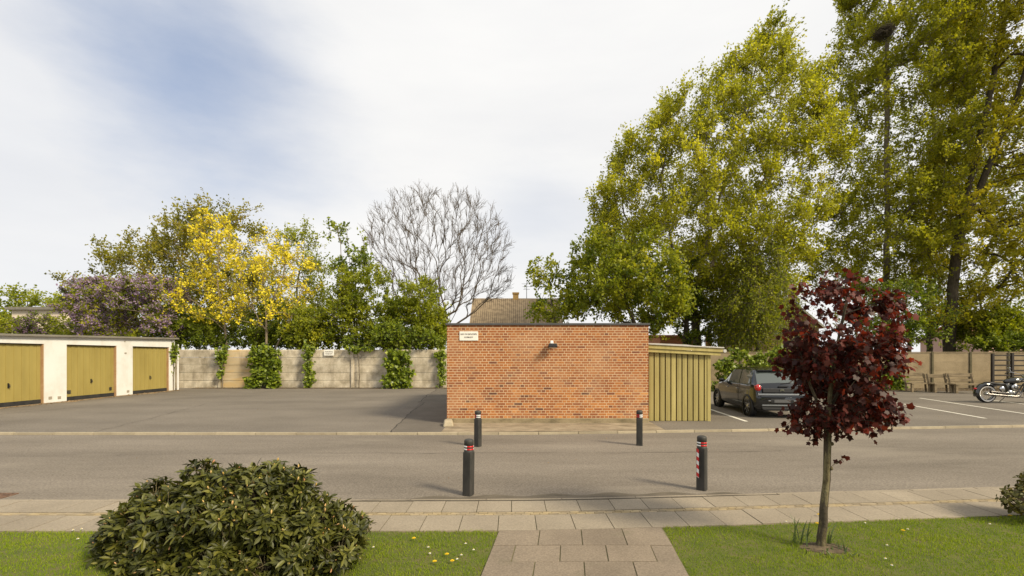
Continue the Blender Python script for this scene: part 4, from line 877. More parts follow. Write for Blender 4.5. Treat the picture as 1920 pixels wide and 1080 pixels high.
tree('broad_poplar_tree', 'broad dark-trunked tree at the right edge, rising behind the slatted screen', 27.5, [(1776, 720), (1780, 640), (1786, 560), (1800, 430), (1840, 250), (1880, 60), (1920, -150)],
     [(1690, 590), (1700, 520), (1740, 430), (1745, 330), (1790, 230), (1800, 100), (1800, -100), (1850, -300), (2000, -360), (2150, -250), (2250, 0), (2280, 250), (2230, 420), (2100, 520), (1960, 560), (1920, 540), (1890, 590), (1830, 610), (1770, 640)],
     2300, 4, 20, .175, .9, LEAF['olive'], MAT['barkdark'], 5.5, .30, 3, stems=[[(1786, 570), (1740, 480), (1730, 400)], [(1800, 440), (1900, 200), (1960, 0)]], up=.7, out=.9, rnd=.52, clump=1.2,
     holes=[(1830, 330, 16), (1850, 415, 14), (1895, 480, 20), (1790, 400, 12), (1900, 560, 16), (1860, 180, 12), (1800, 250, 10)], group='tall trees behind the wall')
tree('backdrop_tree', 'darker tree standing behind and between the two tall right-hand trees', 37, [(1740, 700), (1742, 600), (1745, 400), (1750, 200)],
     [(1560, 640), (1580, 480), (1600, 330), (1640, 180), (1700, 60), (1790, 0), (1900, 60), (2000, 200), (2060, 400), (2060, 640)], 750, 4, 16, .20, 1.0, LEAF['fresh'], MAT['barkdark'], 4, .2, 13, clump=1.6, group='tall trees behind the wall', holes=[(1870, 500, 18), (1610, 430, 16)])
rs0 = np.random.RandomState(5); nx, ny_, nz_ = pt(1657, 62, 27.6); p = np.array([nx, ny_, nz_]) + rs0.normal(0, 1, (900, 3)) * np.array([.20, .2, .14]); d = unit(np.stack([rs0.normal(0, 1, 900), rs0.normal(0, 1, 900), rs0.normal(0, .35, 900)], 1))
nest = frusta('bird_nest', p - d * .22, p + d * .22, np.full(900, .012), np.full(900, .008), MAT['barkdark'], None, 3); tag(nest, 'dark twig nest in the crown of the tall tree behind the red maple', 'nest')
tree('chestnut_tree', 'fresh green broad-leaved tree leaning over the right half of the brick building', 25.6, [(1215, 690), (1205, 640), (1170, 560), (1120, 500)],
     [(1040, 603), (1045, 560), (1060, 500), (1072, 445), (1110, 430), (1160, 430), (1230, 440), (1285, 470), (1300, 560), (1275, 620), (1235, 640), (1150, 612)],
     420, 4, 15, .18, .75, LEAF['fresh'], MAT['barkdark'], 3, .13, 4, holes=[(1262, 640, 22), (1170, 560, 8)], clump=.9, up=.3, group='middle trees behind the wall')
tree('young_chestnut_tree', 'thin loose sapling with drooping leaf fans at the left of the fresh green tree', 25.5, [(1045, 700), (1040, 600), (1030, 540), (1020, 500)],
     [(982, 520), (1005, 480), (1040, 478), (1062, 500), (1068, 560), (1075, 605), (1010, 606), (985, 590), (1000, 555)], 62, 3, 11, .19, .6, LEAF['fresh'], MAT['bark'], 1.4, .05, 5, inset=6, clump=1.2, up=.15, droop=.35, cat='sapling', rmin=.009)
tree('weeping_birch', 'soft hanging birch foliage between the big poplar and the red maple', 26.5, [(1418, 700), (1420, 600), (1412, 500), (1420, 430)],
     [(1345, 640), (1340, 560), (1370, 470), (1410, 420), (1455, 470), (1480, 530), (1490, 600), (1475, 660), (1400, 655)], 360, 5, 17, .14, 1.1, LEAF['fresh'], MAT['bark'], 2.6, .09, 6, up=-.35, droop=.55, rnd=.35, out=.25, clump=.6, holes=[(1350, 610, 12), (1462, 590, 16)], group='middle trees behind the wall', wid=.8)
tree('dark_ivy_trunk_tree', 'ivy-clad trunk standing just left of the poplar trunk above the shed', 28.6, [(1288, 700), (1286, 640), (1290, 570), (1296, 500)],
     [(1255, 640), (1262, 560), (1280, 480), (1310, 480), (1340, 560), (1345, 645), (1300, 650)], 150, 4, 9, .15, .45, LEAF['deep'], MAT['barkdark'], .9, .2, 7, inset=3, clump=.2, holes=[(1316, 610, 9), (1262, 630, 10)], cat='tree')
tree('understorey_tree', 'dark leafy understorey tree to the right of the red maple crown', 26.3, [(1700, 700), (1705, 640), (1700, 590)],
     [(1610, 640), (1600, 560), (1680, 510), (1760, 540), (1770, 600), (1745, 655), (1640, 662)], 190, 4, 12, .14, .6, LEAF['deep'], MAT['barkdark'], 1.6, .1, 8, clump=.6)
tree('roadside_bush', 'yellowish green bush above the tan wall at the right edge', 27, [(1850, 700), (1850, 640), (1860, 600)],
     [(1795, 655), (1800, 590), (1850, 560), (1905, 585), (1960, 600), (2020, 660), (1880, 662)], 300, 4, 13, .14, .6, LEAF['beech'], MAT['barkdark'], 1.4, .08, 9, cat='bush', clump=.7)
tree('conifer_bush', 'dark low shrub mass just above the tan wall behind the slatted screen', 25.4, [(1900, 700), (1905, 660), (1905, 650)],
     [(1815, 662), (1825, 638), (1870, 625), (1960, 630), (2000, 664)], 170, 4, 13, .13, .4, LEAF['deep'], MAT['barkdark'], .8, .05, 10, cat='bush', clump=.3, inset=4)
tree('background_tree', 'far dull green tree filling the gap behind the birch', 42, [(1400, 690), (1400, 600), (1400, 560)],
     [(1330, 660), (1325, 590), (1380, 560), (1440, 600), (1445, 662)], 90, 4, 12, .22, 1.0, LEAF['deep'], MAT['barkdark'], 2.5, .15, 12, clump=.6)
# ---- trees behind the left fence
tree('far_tree', 'far pale green tree top above the cream house at the left edge', 52, [(60, 690), (62, 620), (65, 580)],
     [(-60, 600), (-20, 575), (10, 560), (40, 548), (68, 536), (90, 546), (120, 545), (140, 570), (150, 620), (60, 650), (-40, 650)], 230, 4, 11, .30, 1.2, LEAF['beech'], MAT['bark'], 4, .2, 20, clump=.5)
tree('maple_tree', 'bronze-green maple with spreading arched shoots behind the yellow flowering tree', 33, [(330, 720), (335, 640), (345, 560), (370, 480), (395, 400)],
     [(180, 640), (190, 560), (230, 540), (205, 520), (195, 480), (215, 460), (240, 480), (270, 440), (290, 430), (300, 460), (330, 400), (350, 410), (385, 385), (420, 392), (440, 405), (470, 400), (500, 440), (520, 520), (500, 600), (400, 640)],
     680, 4, 13, .18, .95, LEAF['bronze'], MAT['bark'], 3.5, .2, 21, stems=[[(345, 580), (280, 520), (205, 455)], [(340, 600), (260, 560), (120, 530)], [(350, 540), (330, 470), (335, 400)]], up=.6, rnd=.42, out=1.0, clump=1.5, inset=8,
     extraattr=[[(182, 458), (204, 462), (225, 476), (244, 470), (290, 432), (332, 392), (312, 420), (372, 382), (392, 378), (420, 388), (450, 400), (470, 396), (105, 524), (118, 528), (135, 534), (150, 532), (170, 540), (172, 512), (188, 530)]])
tree('bird_cherry_tree', 'light green tree rising at the right shoulder of the yellow flowering tree', 31, [(560, 720), (560, 640), (556, 540), (570, 470)],
     [(500, 600), (510, 480), (535, 430), (560, 430), (592, 405), (598, 440), (590, 470), (612, 500), (615, 560), (600, 640), (520, 640)], 190, 4, 11, .15, .8, LEAF['beech'], MAT['bark'], 2, .1, 22, up=.5, clump=1.0, inset=7, holes=[(600, 470, 10), (560, 560, 16)])
yb = blossoms(LEAF['yellow'], .42, 14, .11, .075, .95)
tree('yellow_blossom_tree', 'tree covered in bright yellow blossom with a pale forked trunk behind the fence bush', 26.6, [(498, 700), (500, 650), (500, 600), (492, 540), (500, 470)],
     [(430, 600), (440, 530), (455, 470), (490, 425), (520, 430), (560, 420), (592, 440), (606, 480), (600, 540), (575, 590), (540, 620), (480, 625)], 185, 4, 3, .10, .55, LEAF['beech'], MAT['barkpale'], 1.8, .085, 23,
     stems=[[(508, 700), (512, 660), (545, 600), (570, 540)], [(500, 620), (462, 560), (445, 500)], [(499, 600), (530, 520), (545, 450)]], extra=yb, up=.3, clump=1.2, inset=8, group='yellow blossom trees', rmin=.010)
tree('yellow_blossom_tree', 'left-hand yellow blossoming tree with a thin straight grey trunk, over the purple lilac', 26.9, [(428, 700), (425, 650), (418, 590), (408, 530), (410, 450)],
     [(285, 530), (300, 515), (340, 530), (370, 480), (380, 430), (408, 395), (430, 430), (450, 470), (440, 560), (470, 610), (420, 625), (380, 600), (350, 590), (320, 560)], 190, 4, 3, .10, .55, LEAF['beech'], MAT['barkpale'], 1.6, .07, 24,
     stems=[[(421, 620), (370, 570), (310, 530)], [(436, 700), (440, 660), (470, 640), (500, 600)], [(414, 560), (440, 500), (430, 440)]], extra=yb, up=.3, clump=1.3, inset=6, group='yellow blossom trees', rmin=.010)
lb = blossoms(LEAF['lilac'], .50, 20, .075, .085, .55)
tree('lilac_bush', 'big lilac bush full of purple panicles just behind the garage roof', 26.2, [(250, 720), (250, 660), (245, 610)],
     [(120, 640), (130, 590), (135, 560), (160, 530), (200, 520), (250, 525), (300, 515), (330, 530), (345, 570), (340, 610), (330, 645), (200, 650)], 340, 4, 10, .14, .42, LEAF['fresh'], MAT['bark'], 1.8, .09, 25,
     stems=[[(240, 700), (200, 620), (170, 580)], [(260, 700), (300, 610), (310, 560)]], extra=blossoms(LEAF['lilac'], .62, 30, .08, .085, .6, sel=lambda e: e[:, 2] > 3.3 + .5 * np.sin(e[:, 0] * 1.7)), cat='bush', clump=.6, inset=6, group='lilacs behind the garages')
tree('lilac_bush', 'small dusky purple lilac before the cream house at the far left', 27.5, [(72, 700), (72, 650), (70, 620)],
     [(45, 640), (55, 598), (75, 586), (95, 600), (105, 640)], 60, 4, 8, .11, .35, LEAF['deep'], MAT['bark'], .8, .04, 26, extra=blossoms(LEAF['plum'], .6, 20, .07, .07, .6), cat='bush', clump=.3, inset=4, group='lilacs behind the garages')
tree('hazel_bush', 'loose olive-green hazel bush between the two lilacs', 28.5, [(130, 700), (130, 650), (128, 610)],
     [(85, 645), (95, 600), (110, 585), (140, 590), (210, 600), (215, 648)], 120, 4, 11, .12, .6, LEAF['beech'], MAT['bark'], 1.3, .05, 27, cat='bush', clump=.5, inset=5)
tree('corner_bush', 'green bush over the left corner of the garage roof', 27, [(10, 700), (10, 650), (12, 610)],
     [(-50, 640), (-40, 600), (10, 588), (28, 605), (35, 640)], 70, 4, 10, .12, .5, LEAF['beech'], MAT['bark'], 1, .05, 28, cat='bush', clump=.4, inset=5)
for i, (poly, tr, lab, lf, sd, Y) in enumerate([
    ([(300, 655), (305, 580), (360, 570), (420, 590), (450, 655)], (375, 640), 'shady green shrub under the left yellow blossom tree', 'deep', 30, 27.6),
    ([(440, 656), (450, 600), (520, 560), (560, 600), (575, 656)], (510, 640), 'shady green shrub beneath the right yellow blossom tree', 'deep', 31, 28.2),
    ([(540, 655), (545, 590), (575, 560), (610, 590), (625, 655)], (582, 640), 'dark green hornbeam left of the fence sign', 'fresh', 32, 26.4),
    ([(610, 656), (615, 560), (640, 520), (690, 496), (725, 505), (735, 560), (740, 656)], (668, 640), 'bright green hornbeam directly behind the fence sign', 'beech', 33, 26.6),
    ([(720, 656), (725, 590), (740, 540), (785, 520), (815, 525), (832, 560), (836, 600), (850, 612), (836, 656)], (780, 640), 'bright green hornbeam before the bare tree, next to the brick building', 'beech', 34, 26.8),
    ([(640, 656), (680, 612), (740, 605), (830, 622), (834, 658)], (740, 645), 'low dark laurel shrub along the top of the fence', 'deep', 35, 25.7),
]):
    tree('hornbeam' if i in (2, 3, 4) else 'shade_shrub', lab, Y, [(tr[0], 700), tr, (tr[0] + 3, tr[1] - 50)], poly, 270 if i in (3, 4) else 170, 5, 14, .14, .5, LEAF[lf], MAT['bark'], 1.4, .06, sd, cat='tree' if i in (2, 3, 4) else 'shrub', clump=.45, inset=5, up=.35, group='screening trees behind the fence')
tree('sycamore_sapling', 'tall thin sapling with dark leaf tufts rising left of the bare tree', 28, [(668, 720), (668, 640), (662, 540), (650, 430)],
     [(620, 520), (625, 470), (618, 440), (625, 408), (640, 415), (648, 440), (670, 425), (688, 470), (705, 480), (700, 530), (640, 540)], 62, 3, 9, .20, .55, LEAF['deep'], MAT['bark'], 1.2, .06, 36, cat='sapling', clump=1.0, inset=3, stems=[[(664, 560), (640, 480), (630, 415)], [(664, 540), (690, 490), (680, 445)]], up=.6, rnd=.4)
def bare():
    Y = 34; rs = np.random.RandomState(41); b = pt(826, 700, Y)
    t = thing('bare_tree', 'leafless tree with a wide rounded fan of grey-brown branches behind the fence', 'tree', (b[0], Y, 0))
    poly = [(790, 590), (745, 560), (715, 510), (690, 465), (682, 425), (690, 400), (712, 390), (735, 368), (765, 354), (800, 348), (840, 354), (862, 352), (890, 362), (918, 382), (942, 415), (960, 450), (960, 490), (966, 530), (935, 560), (900, 575), (850, 585)]
    A = crownpts(rs, poly, 900, Y, 3.6, 1, (), 0); c = np.array(pt(822, 640, Y)); rel = (A[:, 2] - c[2]); A = A[rel > .6]
    limbs = [[(842, 620), (846, 560), (850, 500)], [(800, 630), (794, 560), (790, 500)], [(842, 610), (868, 560), (886, 520)], [(798, 610), (770, 560), (752, 520)], [(844, 615), (890, 585), (915, 560)], [(840, 600), (826, 550), (818, 490)], [(800, 600), (806, 540), (806, 480)]]
    P = [np.array([c[0] + .3, Y, -.02]), np.array([c[0] + .25, Y, 1.2]), np.array([c[0] + .1, Y, 2.2])]; par = [-1, 0, 1]
    for L in limbs:
        prev = 2; dy = rs.uniform(-1.2, 1.2); last = P[2]
        for i, (x, y) in enumerate(L):
            q = np.array(pt(x, y, Y + dy * (i + 1) / 3))
            for u in (.34, .67, 1.0): P.append(last + (q - last) * u); par.append(prev); prev = len(P) - 1
            last = q
    nP = np.zeros((len(P) + len(A) * 14, 3)); nP[:len(P)] = P; cnt = len(P); tips = []; cd = c + np.array([0, 0, -.8])
    for a in A[np.argsort(np.linalg.norm(A - cd, axis=1))]:
        Q = nP[3:cnt]; dv = a - Q; d = np.linalg.norm(dv, axis=1); rad = unit(Q - cd); cs = (unit(dv) * rad).sum(1); ok = np.linalg.norm(Q - cd, axis=1) < np.linalg.norm(a - cd) * .93
        cost = d * (1 + 2.6 * (1 - cs)) + np.where(ok, 0, 50); i = int(np.argmin(cost)) + 3; p0 = nP[i].copy(); L = np.linalg.norm(a - p0); pd = unit(p0 - nP[par[i]]); ctrl = p0 + (a - p0) * .5 + (pd - unit(a - p0)) * L * .25 + rs.normal(0, .03, 3) * L; k = int(min(13, max(2, math.ceil(L / .45)))); prev = i
        for j in range(1, k + 1):
            u = j / k; nP[cnt] = (1 - u) ** 2 * p0 + 2 * u * (1 - u) * ctrl + u * u * a + rs.normal(0, .012, 3); par.append(prev); prev = cnt; cnt += 1
        tips.append(prev)
    P = nP[:cnt]; par = np.array(par); tips = np.array(tips); r = radii(P, par, tips, .24, .008, .6); ch = np.arange(1, cnt)
    bd = unit(P[tips] - P[par[tips]]); k = 4; S = np.repeat(P[tips], k, 0); D = unit(np.repeat(bd, k, 0) + rs.normal(0, .33, (len(S), 3)) + np.array([0, 0, .12])); S = S - np.repeat(bd, k, 0) * rs.uniform(0, .6, (len(S), 1)); E = S + D * rs.uniform(.25, .8, (len(S), 1))
    S2 = S + (E - S) * .45; D2 = unit(D + rs.normal(0, .4, D.shape)); E2 = S2 + D2 * rs.uniform(.15, .4, (len(S), 1)); big = r[ch] > .05; sm = ~big; pr = np.minimum(r[par[ch]], r[ch] * 1.4); bk = M('bark_ashen', [(.065, .050, .034), (.13, .10, .068)], .95, 8, 5); n2 = len(S)
    frusta('trunk', P[par[ch[big]]], P[ch[big]], pr[big], r[ch[big]], bk, t, 8)
    frusta('branches', np.concatenate([P[par[ch[sm]]], S, S2]), np.concatenate([P[ch[sm]], E, E2]), np.concatenate([pr[sm], np.full(n2, .009), np.full(n2, .007)]), np.concatenate([r[ch[sm]], np.full(n2, .005), np.full(n2, .004)]), bk, t, 4)
bare()
# ---- ivy and shrubs on the court side
def clad(name, label, poly, Y, n, leaf, size, seed, thick=.25, cat='bush', stemx=None, group=None, m=9, Lt=.22, tpl='ivy', trunkr=.03):
    rs = np.random.RandomState(seed); A = crownpts(rs, poly, n, Y, thick, 2, (), .3); A[:, 1] = Y - np.abs(A[:, 1] - Y); sx = stemx or sum(p[0] for p in poly) / len(poly); b = pt(sx, 0, Y - .04); t = thing(name, label, cat, (b[0], Y - .04, 0), group=group)
    zt = A[:, 2].max(); st = [[(b[0], Y - .04, 0), (b[0] + .03, Y - .05, zt * .3), (b[0] - .02, Y - .04, zt * .7)]]; P, par, tips = grow(rs, st, A, .25, .2, wig=.02); r = radii(P, par, tips, trunkr, .004); ch = np.arange(1, len(P))
    S, E, lp, ld = twigs(rs, P, par, tips, 3, Lt, m, .3, .15, .9); frusta('stems', np.concatenate([P[par[ch]], S]), np.concatenate([P[ch], E]), np.concatenate([r[par[ch]], np.full(len(S), .003)]), np.concatenate([r[ch], np.full(len(S), .002)]), MAT['bark'], t, 4)
    lp[:, 1] = np.minimum(lp[:, 1], Y - .005) if Y > 20 else lp[:, 1]; leaves('foliage', lp, ld, normals(rs, len(lp), (.2, -.8, .5), .5), size * rs.uniform(.6, 1.25, len(lp)), leaf, t, np.clip(rs.beta(2, 2, len(lp)) + rs.normal(0, .08, len(lp)), 0, 1), tpl); return t
G = 'climbers on the concrete fence'
clad('wall_shrub', 'dense rounded leafy shrub trained up the concrete fence, left of the ivy post', [(470, 727), (472, 700), (471, 670), (482, 650), (505, 646), (525, 655), (532, 675), (528, 700), (534, 726), (512, 728), (500, 716), (490, 728)], 24.64, 150, LEAF['ivy'], .15, 50, .5, group=G, m=10)
clad('ivy', 'ivy wound round the fence post between the rounded shrub and the parking notice', [(562, 645), (592, 645), (590, 660), (584, 680), (590, 700), (586, 728), (574, 728), (572, 705), (566, 695), (574, 680), (572, 660)], 24.64, 65, LEAF['ivy'], .12, 51, .22, 'ivy', group=G, m=6)
clad('wall_shrub', 'spiky loose leafy shrub against the concrete fence near the brick building', [(718, 722), (722, 700), (716, 680), (728, 672), (736, 650), (752, 655), (770, 665), (774, 680), (770, 694), (782, 700), (772, 706), (774, 722), (760, 730), (730, 730)], 24.64, 120, LEAF['ivy'], .17, 52, .45, group=G, m=8)
clad('ivy', 'ivy tuft hanging over the first fence post next to the garages', [(406, 650), (432, 648), (428, 668), (420, 680), (417, 726), (410, 726), (412, 690), (408, 668)], 24.64, 34, LEAF['ivy'], .12, 53, .15, 'ivy', group=G, m=6)
clad('ivy', 'thin ivy strand on the last fence post beside the brick building', [(814, 664), (836, 655), (834, 728), (826, 728), (826, 675), (812, 670)], 24.64, 36, LEAF['ivy'], .12, 54, .15, 'ivy', group=G, m=6)
clad('ivy', 'ivy creeping along the top of the concrete fence by the middle post', [(650, 650), (700, 650), (700, 658), (666, 662), (650, 658)], 24.60, 22, LEAF['ivy'], .12, 55, .15, 'ivy', group=G, m=6)
clad('ivy', 'ivy climbing the white end corner of the garage row', [(314, 640), (332, 645), (333, 662), (327, 690), (326, 732), (322, 732), (321, 670)], 23.05, 34, LEAF['ivy'], .10, 56, .12, 'ivy', group=G, m=6)
clad('hedge', 'bright green climbing hedge on the wall behind the parked car', [(1334, 745), (1334, 682), (1350, 676), (1368, 664), (1380, 655), (1420, 662), (1450, 656), (1475, 662), (1560, 700), (1560, 745)], 22.6, 330, LEAF['ivy'], .14, 57, .5, 'hedge', m=9, Lt=.3)
clad('wall_bush', 'green bush against the tan wall left of the benches', [(1640, 735), (1640, 690), (1652, 676), (1676, 682), (1690, 705), (1690, 735)], 23.6, 110, LEAF['ivy'], .13, 58, .5, 'bush', m=9)
# ------------------------------------------------------------------ red maple
def red_maple():
    rs = np.random.RandomState(70); Y = 4.10
    t = thing('red_maple', 'young dark red maple with a slim mossy trunk standing in the lawn', 'tree', (2.77, Y, 0)); q = lambda px, py, dy=0: (pt(px, py, Y)[0], Y + dy, pt(px, py, Y)[2])
    trunk = [(2.765, Y, .0), q(1543, 980), q(1549, 900), q(1553, 830), q(1553, 780), q(1560, 700), q(1575, 620), q(1588, 560)]
    poly = [(1470, 640), (1482, 600), (1488, 560), (1505, 535), (1540, 525), (1590, 522), (1625, 530), (1650, 550), (1672, 585), (1668, 625), (1690, 650), (1700, 668), (1680, 690), (1650, 700), (1640, 725), (1672, 755), (1670, 800), (1640, 805), (1600, 815), (1560, 808), (1520, 818), (1484, 800), (1496, 765), (1505, 740), (1490, 715), (1478, 690)]
    A = crownpts(rs, poly, 330, Y, .42, 17, [(1655, 735, 24), (1515, 575, 16), (1490, 735, 20), (1590, 600, 10), (1640, 610, 10), (1560, 690, 9), (1610, 690, 9)], 1.6); A = np.concatenate([A, [q(*e) for e in ((1675, 660), (1690, 664), (1660, 645), (1480, 800, -.1), (1500, 806, .1), (1474, 652), (1484, 640), (1655, 790, .1), (1668, 770), (1535, 812), (1580, 800, .15), (1620, 796), (1628, 528), (1660, 560), (1540, 528), (1500, 545), (1600, 524), (1490, 600), (1482, 675))]])
    P, par, tips = grow(rs, [trunk, [q(1553, 800), q(1520, 730), q(1500, 660)], [q(1555, 770), q(1600, 690, .05), q(1640, 640, .1)], [q(1553, 790), q(1590, 750, -.1), q(1640, 770, -.1)]], A, .12, .35, wig=.008)
    r = radii(P, par, tips, .038, .003, .5); r[:6] = np.linspace(.048, .038, 6); ch = np.arange(1, len(P)); ch = ch[par[ch] >= 0]
    S, E, lp, ld = twigs(rs, P, par, tips, 3, .12, 6, .5, .1, .8, .1, .14); big = r[ch] > .0125
    MBt = MB(); tp = [Vector(a) for a in trunk]; 
    MBt.tube([(trunk[0][0] - .005, Y, -.02), (trunk[0][0], Y, .04)] + trunk[1:], [.046, .036, .029, .026, .025, .021, .015, .010, .007], 14)
    for zz, s_ in ((.75, 1), (.97, 1), (.55, -1), (1.15, -1)): MBt.ell((2.79 + .01 + s_ * .022 + zz * .03, Y - .01, zz), (.016, .02, .018), 8, 6)
    MBt.build('trunk', MAT['barkgreen'], t)
    frusta('branches', np.concatenate([P[par[ch]], S]), np.concatenate([P[ch], E]), np.concatenate([np.minimum(r[par[ch]], r[ch] * 1.3) * .8, np.full(len(S), .002)]), np.concatenate([r[ch] * .8, np.full(len(S), .0012)]), MAT['barkdark'], t, 5)
    n = len(lp); ld = unit(ld + np.array([0, 0, -.55])); tt = np.clip(rs.beta(1.6, 2.6, n) + np.where(lp[:, 2] > 1.9, .10, 0) + (lp[:, 0] - 2.95) * .22, 0, 1)
    leaves('crown', lp, ld, normals(rs, n, (.3, -.75, .5), .6), .047 * rs.uniform(.55, 1.3, n), LEAF['red'], t, tt, 'maple')
    ex = np.array([q(1580, 862), q(1590, 858), q(1572, 868)]); MB().tube([q(1553, 880), q(1562, 872), q(1580, 860)], .003, 5).build('shoot', MAT['barkgreen'], t)
    leaves('shoot_leaves', np.concatenate([ex, ex + .01]), rs.normal(0, 1, (6, 3)) + np.array([.5, 0, 0]), normals(rs, 6, (0, -1, .4), .4), .045, LEAF['red'], t, rs.uniform(0, .6, 6), 'maple')
    m = MB(); k = 26; m.add([(2.79, Y, .075)] + [(2.79 + .21 * math.cos(2 * math.pi * i / k) * rs.uniform(.85, 1.1), Y + .13 * math.sin(2 * math.pi * i / k) * rs.uniform(.8, 1.15), .037) for i in range(k)], [(0, i + 1, (i + 1) % k + 1) for i in range(k)], smooth=True); struct(m.build('soil_mound', MAT['dirt']))
red_maple()
def strap_leaves(name, label, cx, cy, n, h, seed, spread=.12, cat='plant'):
    rs = np.random.RandomState(seed); m = MB(); t = thing(name, label, cat, (cx, cy, 0), group='bulb leaves round the red maple')
    for i in range(n):
        a = rs.uniform(0, 2 * math.pi); b = np.array([cx + rs.normal(0, spread * .5), cy + rs.normal(0, spread * .3), .01]); d = np.array([math.cos(a), math.sin(a) * .6, 0]); L = h * rs.uniform(.6, 1.15); s_ = np.array([-d[1], d[0], 0]); w = .008; lean = rs.uniform(.15, .8); pr = []
        for j in range(6):
            u = j / 5; pr.append(b + d * lean * L * u ** 1.8 + np.array([0, 0, L * (u - .35 * lean * u * u)]))
        ww = [w, w * 1.1, w * 1.1, w, w * .7, .001]; vs = [p_ - s_ * q_ for p_, q_ in zip(pr, ww)] + [p_ + s_ * q_ for p_, q_ in zip(pr, ww)]; m.add(vs, [(j, j + 1, 7 + j, 6 + j) for j in range(5)], rs.uniform(0, 1), smooth=True)
    m.build('leaf_blades', LEAF['daff'], t)
strap_leaves('bulb_plant', 'tall grey-green strap leaves on the left of the red maple trunk', 2.64, 4.16, 15, .30, 1)
strap_leaves('bulb_plant', 'tall grey-green strap leaves on the right of the red maple trunk', 2.93, 4.12, 13, .28, 2)
strap_leaves('bulb_plant', 'low tangle of wilted bulb leaves at the foot of the red maple', 2.79, 3.99, 26, .10, 3, .26)
# ------------------------------------------------------------------ rhododendron
def whorls(name, label, blobs, n, per, ls, leaf, seed, budf=.35, cat='bush', base=(0, 0), tpl='ellip', nbias=.75, stemr=.012, wid=1.0, core=True, rough=.16):
    rs = np.random.RandomState(seed); t = thing(name, label, cat, (base[0], base[1], 0)); C = []; O = []
    B = np.array(blobs); ar = B[:, 3] * B[:, 4]; pr = ar / ar.sum()
    for j in range(n * 3):
        b = B[rs.choice(len(B), p=pr)]; v = unit(rs.normal(0, 1, 3)); 
        rr = rs.uniform(1 - rough, 1.07) if rs.uniform() < .72 else rs.uniform(.5, .85)
        c = b[:3] + v * b[3:6] * rr
        if c[2] < .05: continue
        if any((((c - q[:3]) / q[3:6]) ** 2).sum() < .42 for q in B): continue
        nv = unit(v); C.append(c); O.append(unit(nv + np.array([0, 0, .55]) + rs.normal(0, .28, 3)))
        if len(C) >= n: break
    C = np.array(C); O = np.array(O); K = len(C); ref = np.where(np.abs(O[:, 2:3]) < .9, np.array([[0, 0, 1.]]), np.array([[1., 0, 0]])); U = unit(np.cross(O, ref)); W = np.cross(O, U)
    a = (np.arange(per) * 2 * math.pi / per)[None, :] + rs.uniform(0, 6, (K, 1)) + rs.normal(0, .25, (K, per)); el = rs.uniform(-.15, .75, (K, per)); rad = U[:, None] * np.cos(a)[..., None] + W[:, None] * np.sin(a)[..., None]
    D = unit(rad * np.cos(el)[..., None] + O[:, None] * np.sin(el)[..., None]); P = C[:, None] + D * .008 - O[:, None] * rs.uniform(0, .03, (K, per))[..., None]; N = unit(O[:, None] * np.cos(el)[..., None] - rad * np.sin(el)[..., None] + rs.normal(0, .2, D.shape))
    nn = K * per; tt = np.clip(rs.beta(2, 2.2, nn) + np.repeat(rs.normal(0, .12, K), per), 0, 1); leaves('foliage', P.reshape(-1, 3), D.reshape(-1, 3), N.reshape(-1, 3), ls * rs.uniform(.65, 1.2, nn), leaf, t, tt, tpl, wid)
    b0 = np.array([base[0], base[1], .0]); A_ = C - O * (ls * 1.6); mid = A_ * .55 + b0 * .45; frusta('stems', np.concatenate([A_, mid]), np.concatenate([C, A_]), np.concatenate([np.full(K, .0035), np.full(K, stemr * .7)]), np.concatenate([np.full(K, .0028), np.full(K, .0035)]), MAT['barkgreen'], t, 4)
    if budf:
        sel = [i for i in range(K) if rs.uniform() < budf]; sel.sort(key=lambda i: C[i][1] - .6 * C[i][2]); m = MB()
        for j, i in enumerate(sel):
            c, o = C[i], O[i]; q = Vector(o).to_track_quat('Z', 'Y').to_matrix(); s_ = rs.uniform(.7, 1.2); mm = MB() if j < 100 else m
            mm.ell(Vector(c) + Vector(o) * .014, (.0065 * s_, .0065 * s_, .016 * s_), 6, 5, q, tint=rs.uniform(0, 1))
            if j < 100: mm.build('bud', LEAF['bud'], t)
        m.build('bud_mass', LEAF['bud'], t)['kind'] = 'stuff'
    return t
def lumps(seed):
    rs = np.random.RandomState(seed); big = [(-2.18, 3.80, .33, .50, .46, .53), (-2.68, 3.88, .26, .50, .36, .45), (-1.86, 3.78, .34, .48, .44, .46), (-2.46, 3.82, .44, .38, .34, .40), (-2.08, 3.80, .42, .36, .34, .38), (-1.54, 3.78, .14, .32, .3, .36), (-2.98, 3.90, .26, .36, .28, .38), (-3.22, 3.94, .10, .24, .2, .26)]; out = []
    for b in big:
        b = np.array(b); out.append(tuple(np.concatenate([b[:3], b[3:] * .80])))
        for _ in range(17):
            v = unit(rs.normal(0, 1, 3) + np.array([0, -.35, .35])); c = b[:3] + v * b[3:] * rs.uniform(.74, .93); r_ = rs.uniform(.10, .17); out.append((*c, r_, r_, r_ * .9))
    return [o for o in out if o[2] > 0]
whorls('rhododendron', 'large dome-shaped rhododendron bush with glossy dark leaves and yellow buds in the left foreground', lumps(3), 3100, 9, .080, LEAF['rhodo'], 80, .26, base=(-2.3, 3.8), rough=.3, wid=.95)
whorls('barberry_bush', 'reddish green leafy shrub poking in at the right edge above the lawn', [(5.58, 4.72, .28, .24, .25, .24), (5.68, 4.72, .45, .22, .25, .26), (5.30, 4.70, .27, .24, .2, .13), (5.32, 4.72, .46, .06, .06, .16), (5.48, 4.72, .40, .2, .2, .22)], 330, 5, .052, leafmat('reddish_leaf', [(.05, .03, .015), (.08, .085, .02), (.13, .12, .03), (.22, .16, .03)], .25), 81, 0, base=(5.55, 4.72), wid=1.7)
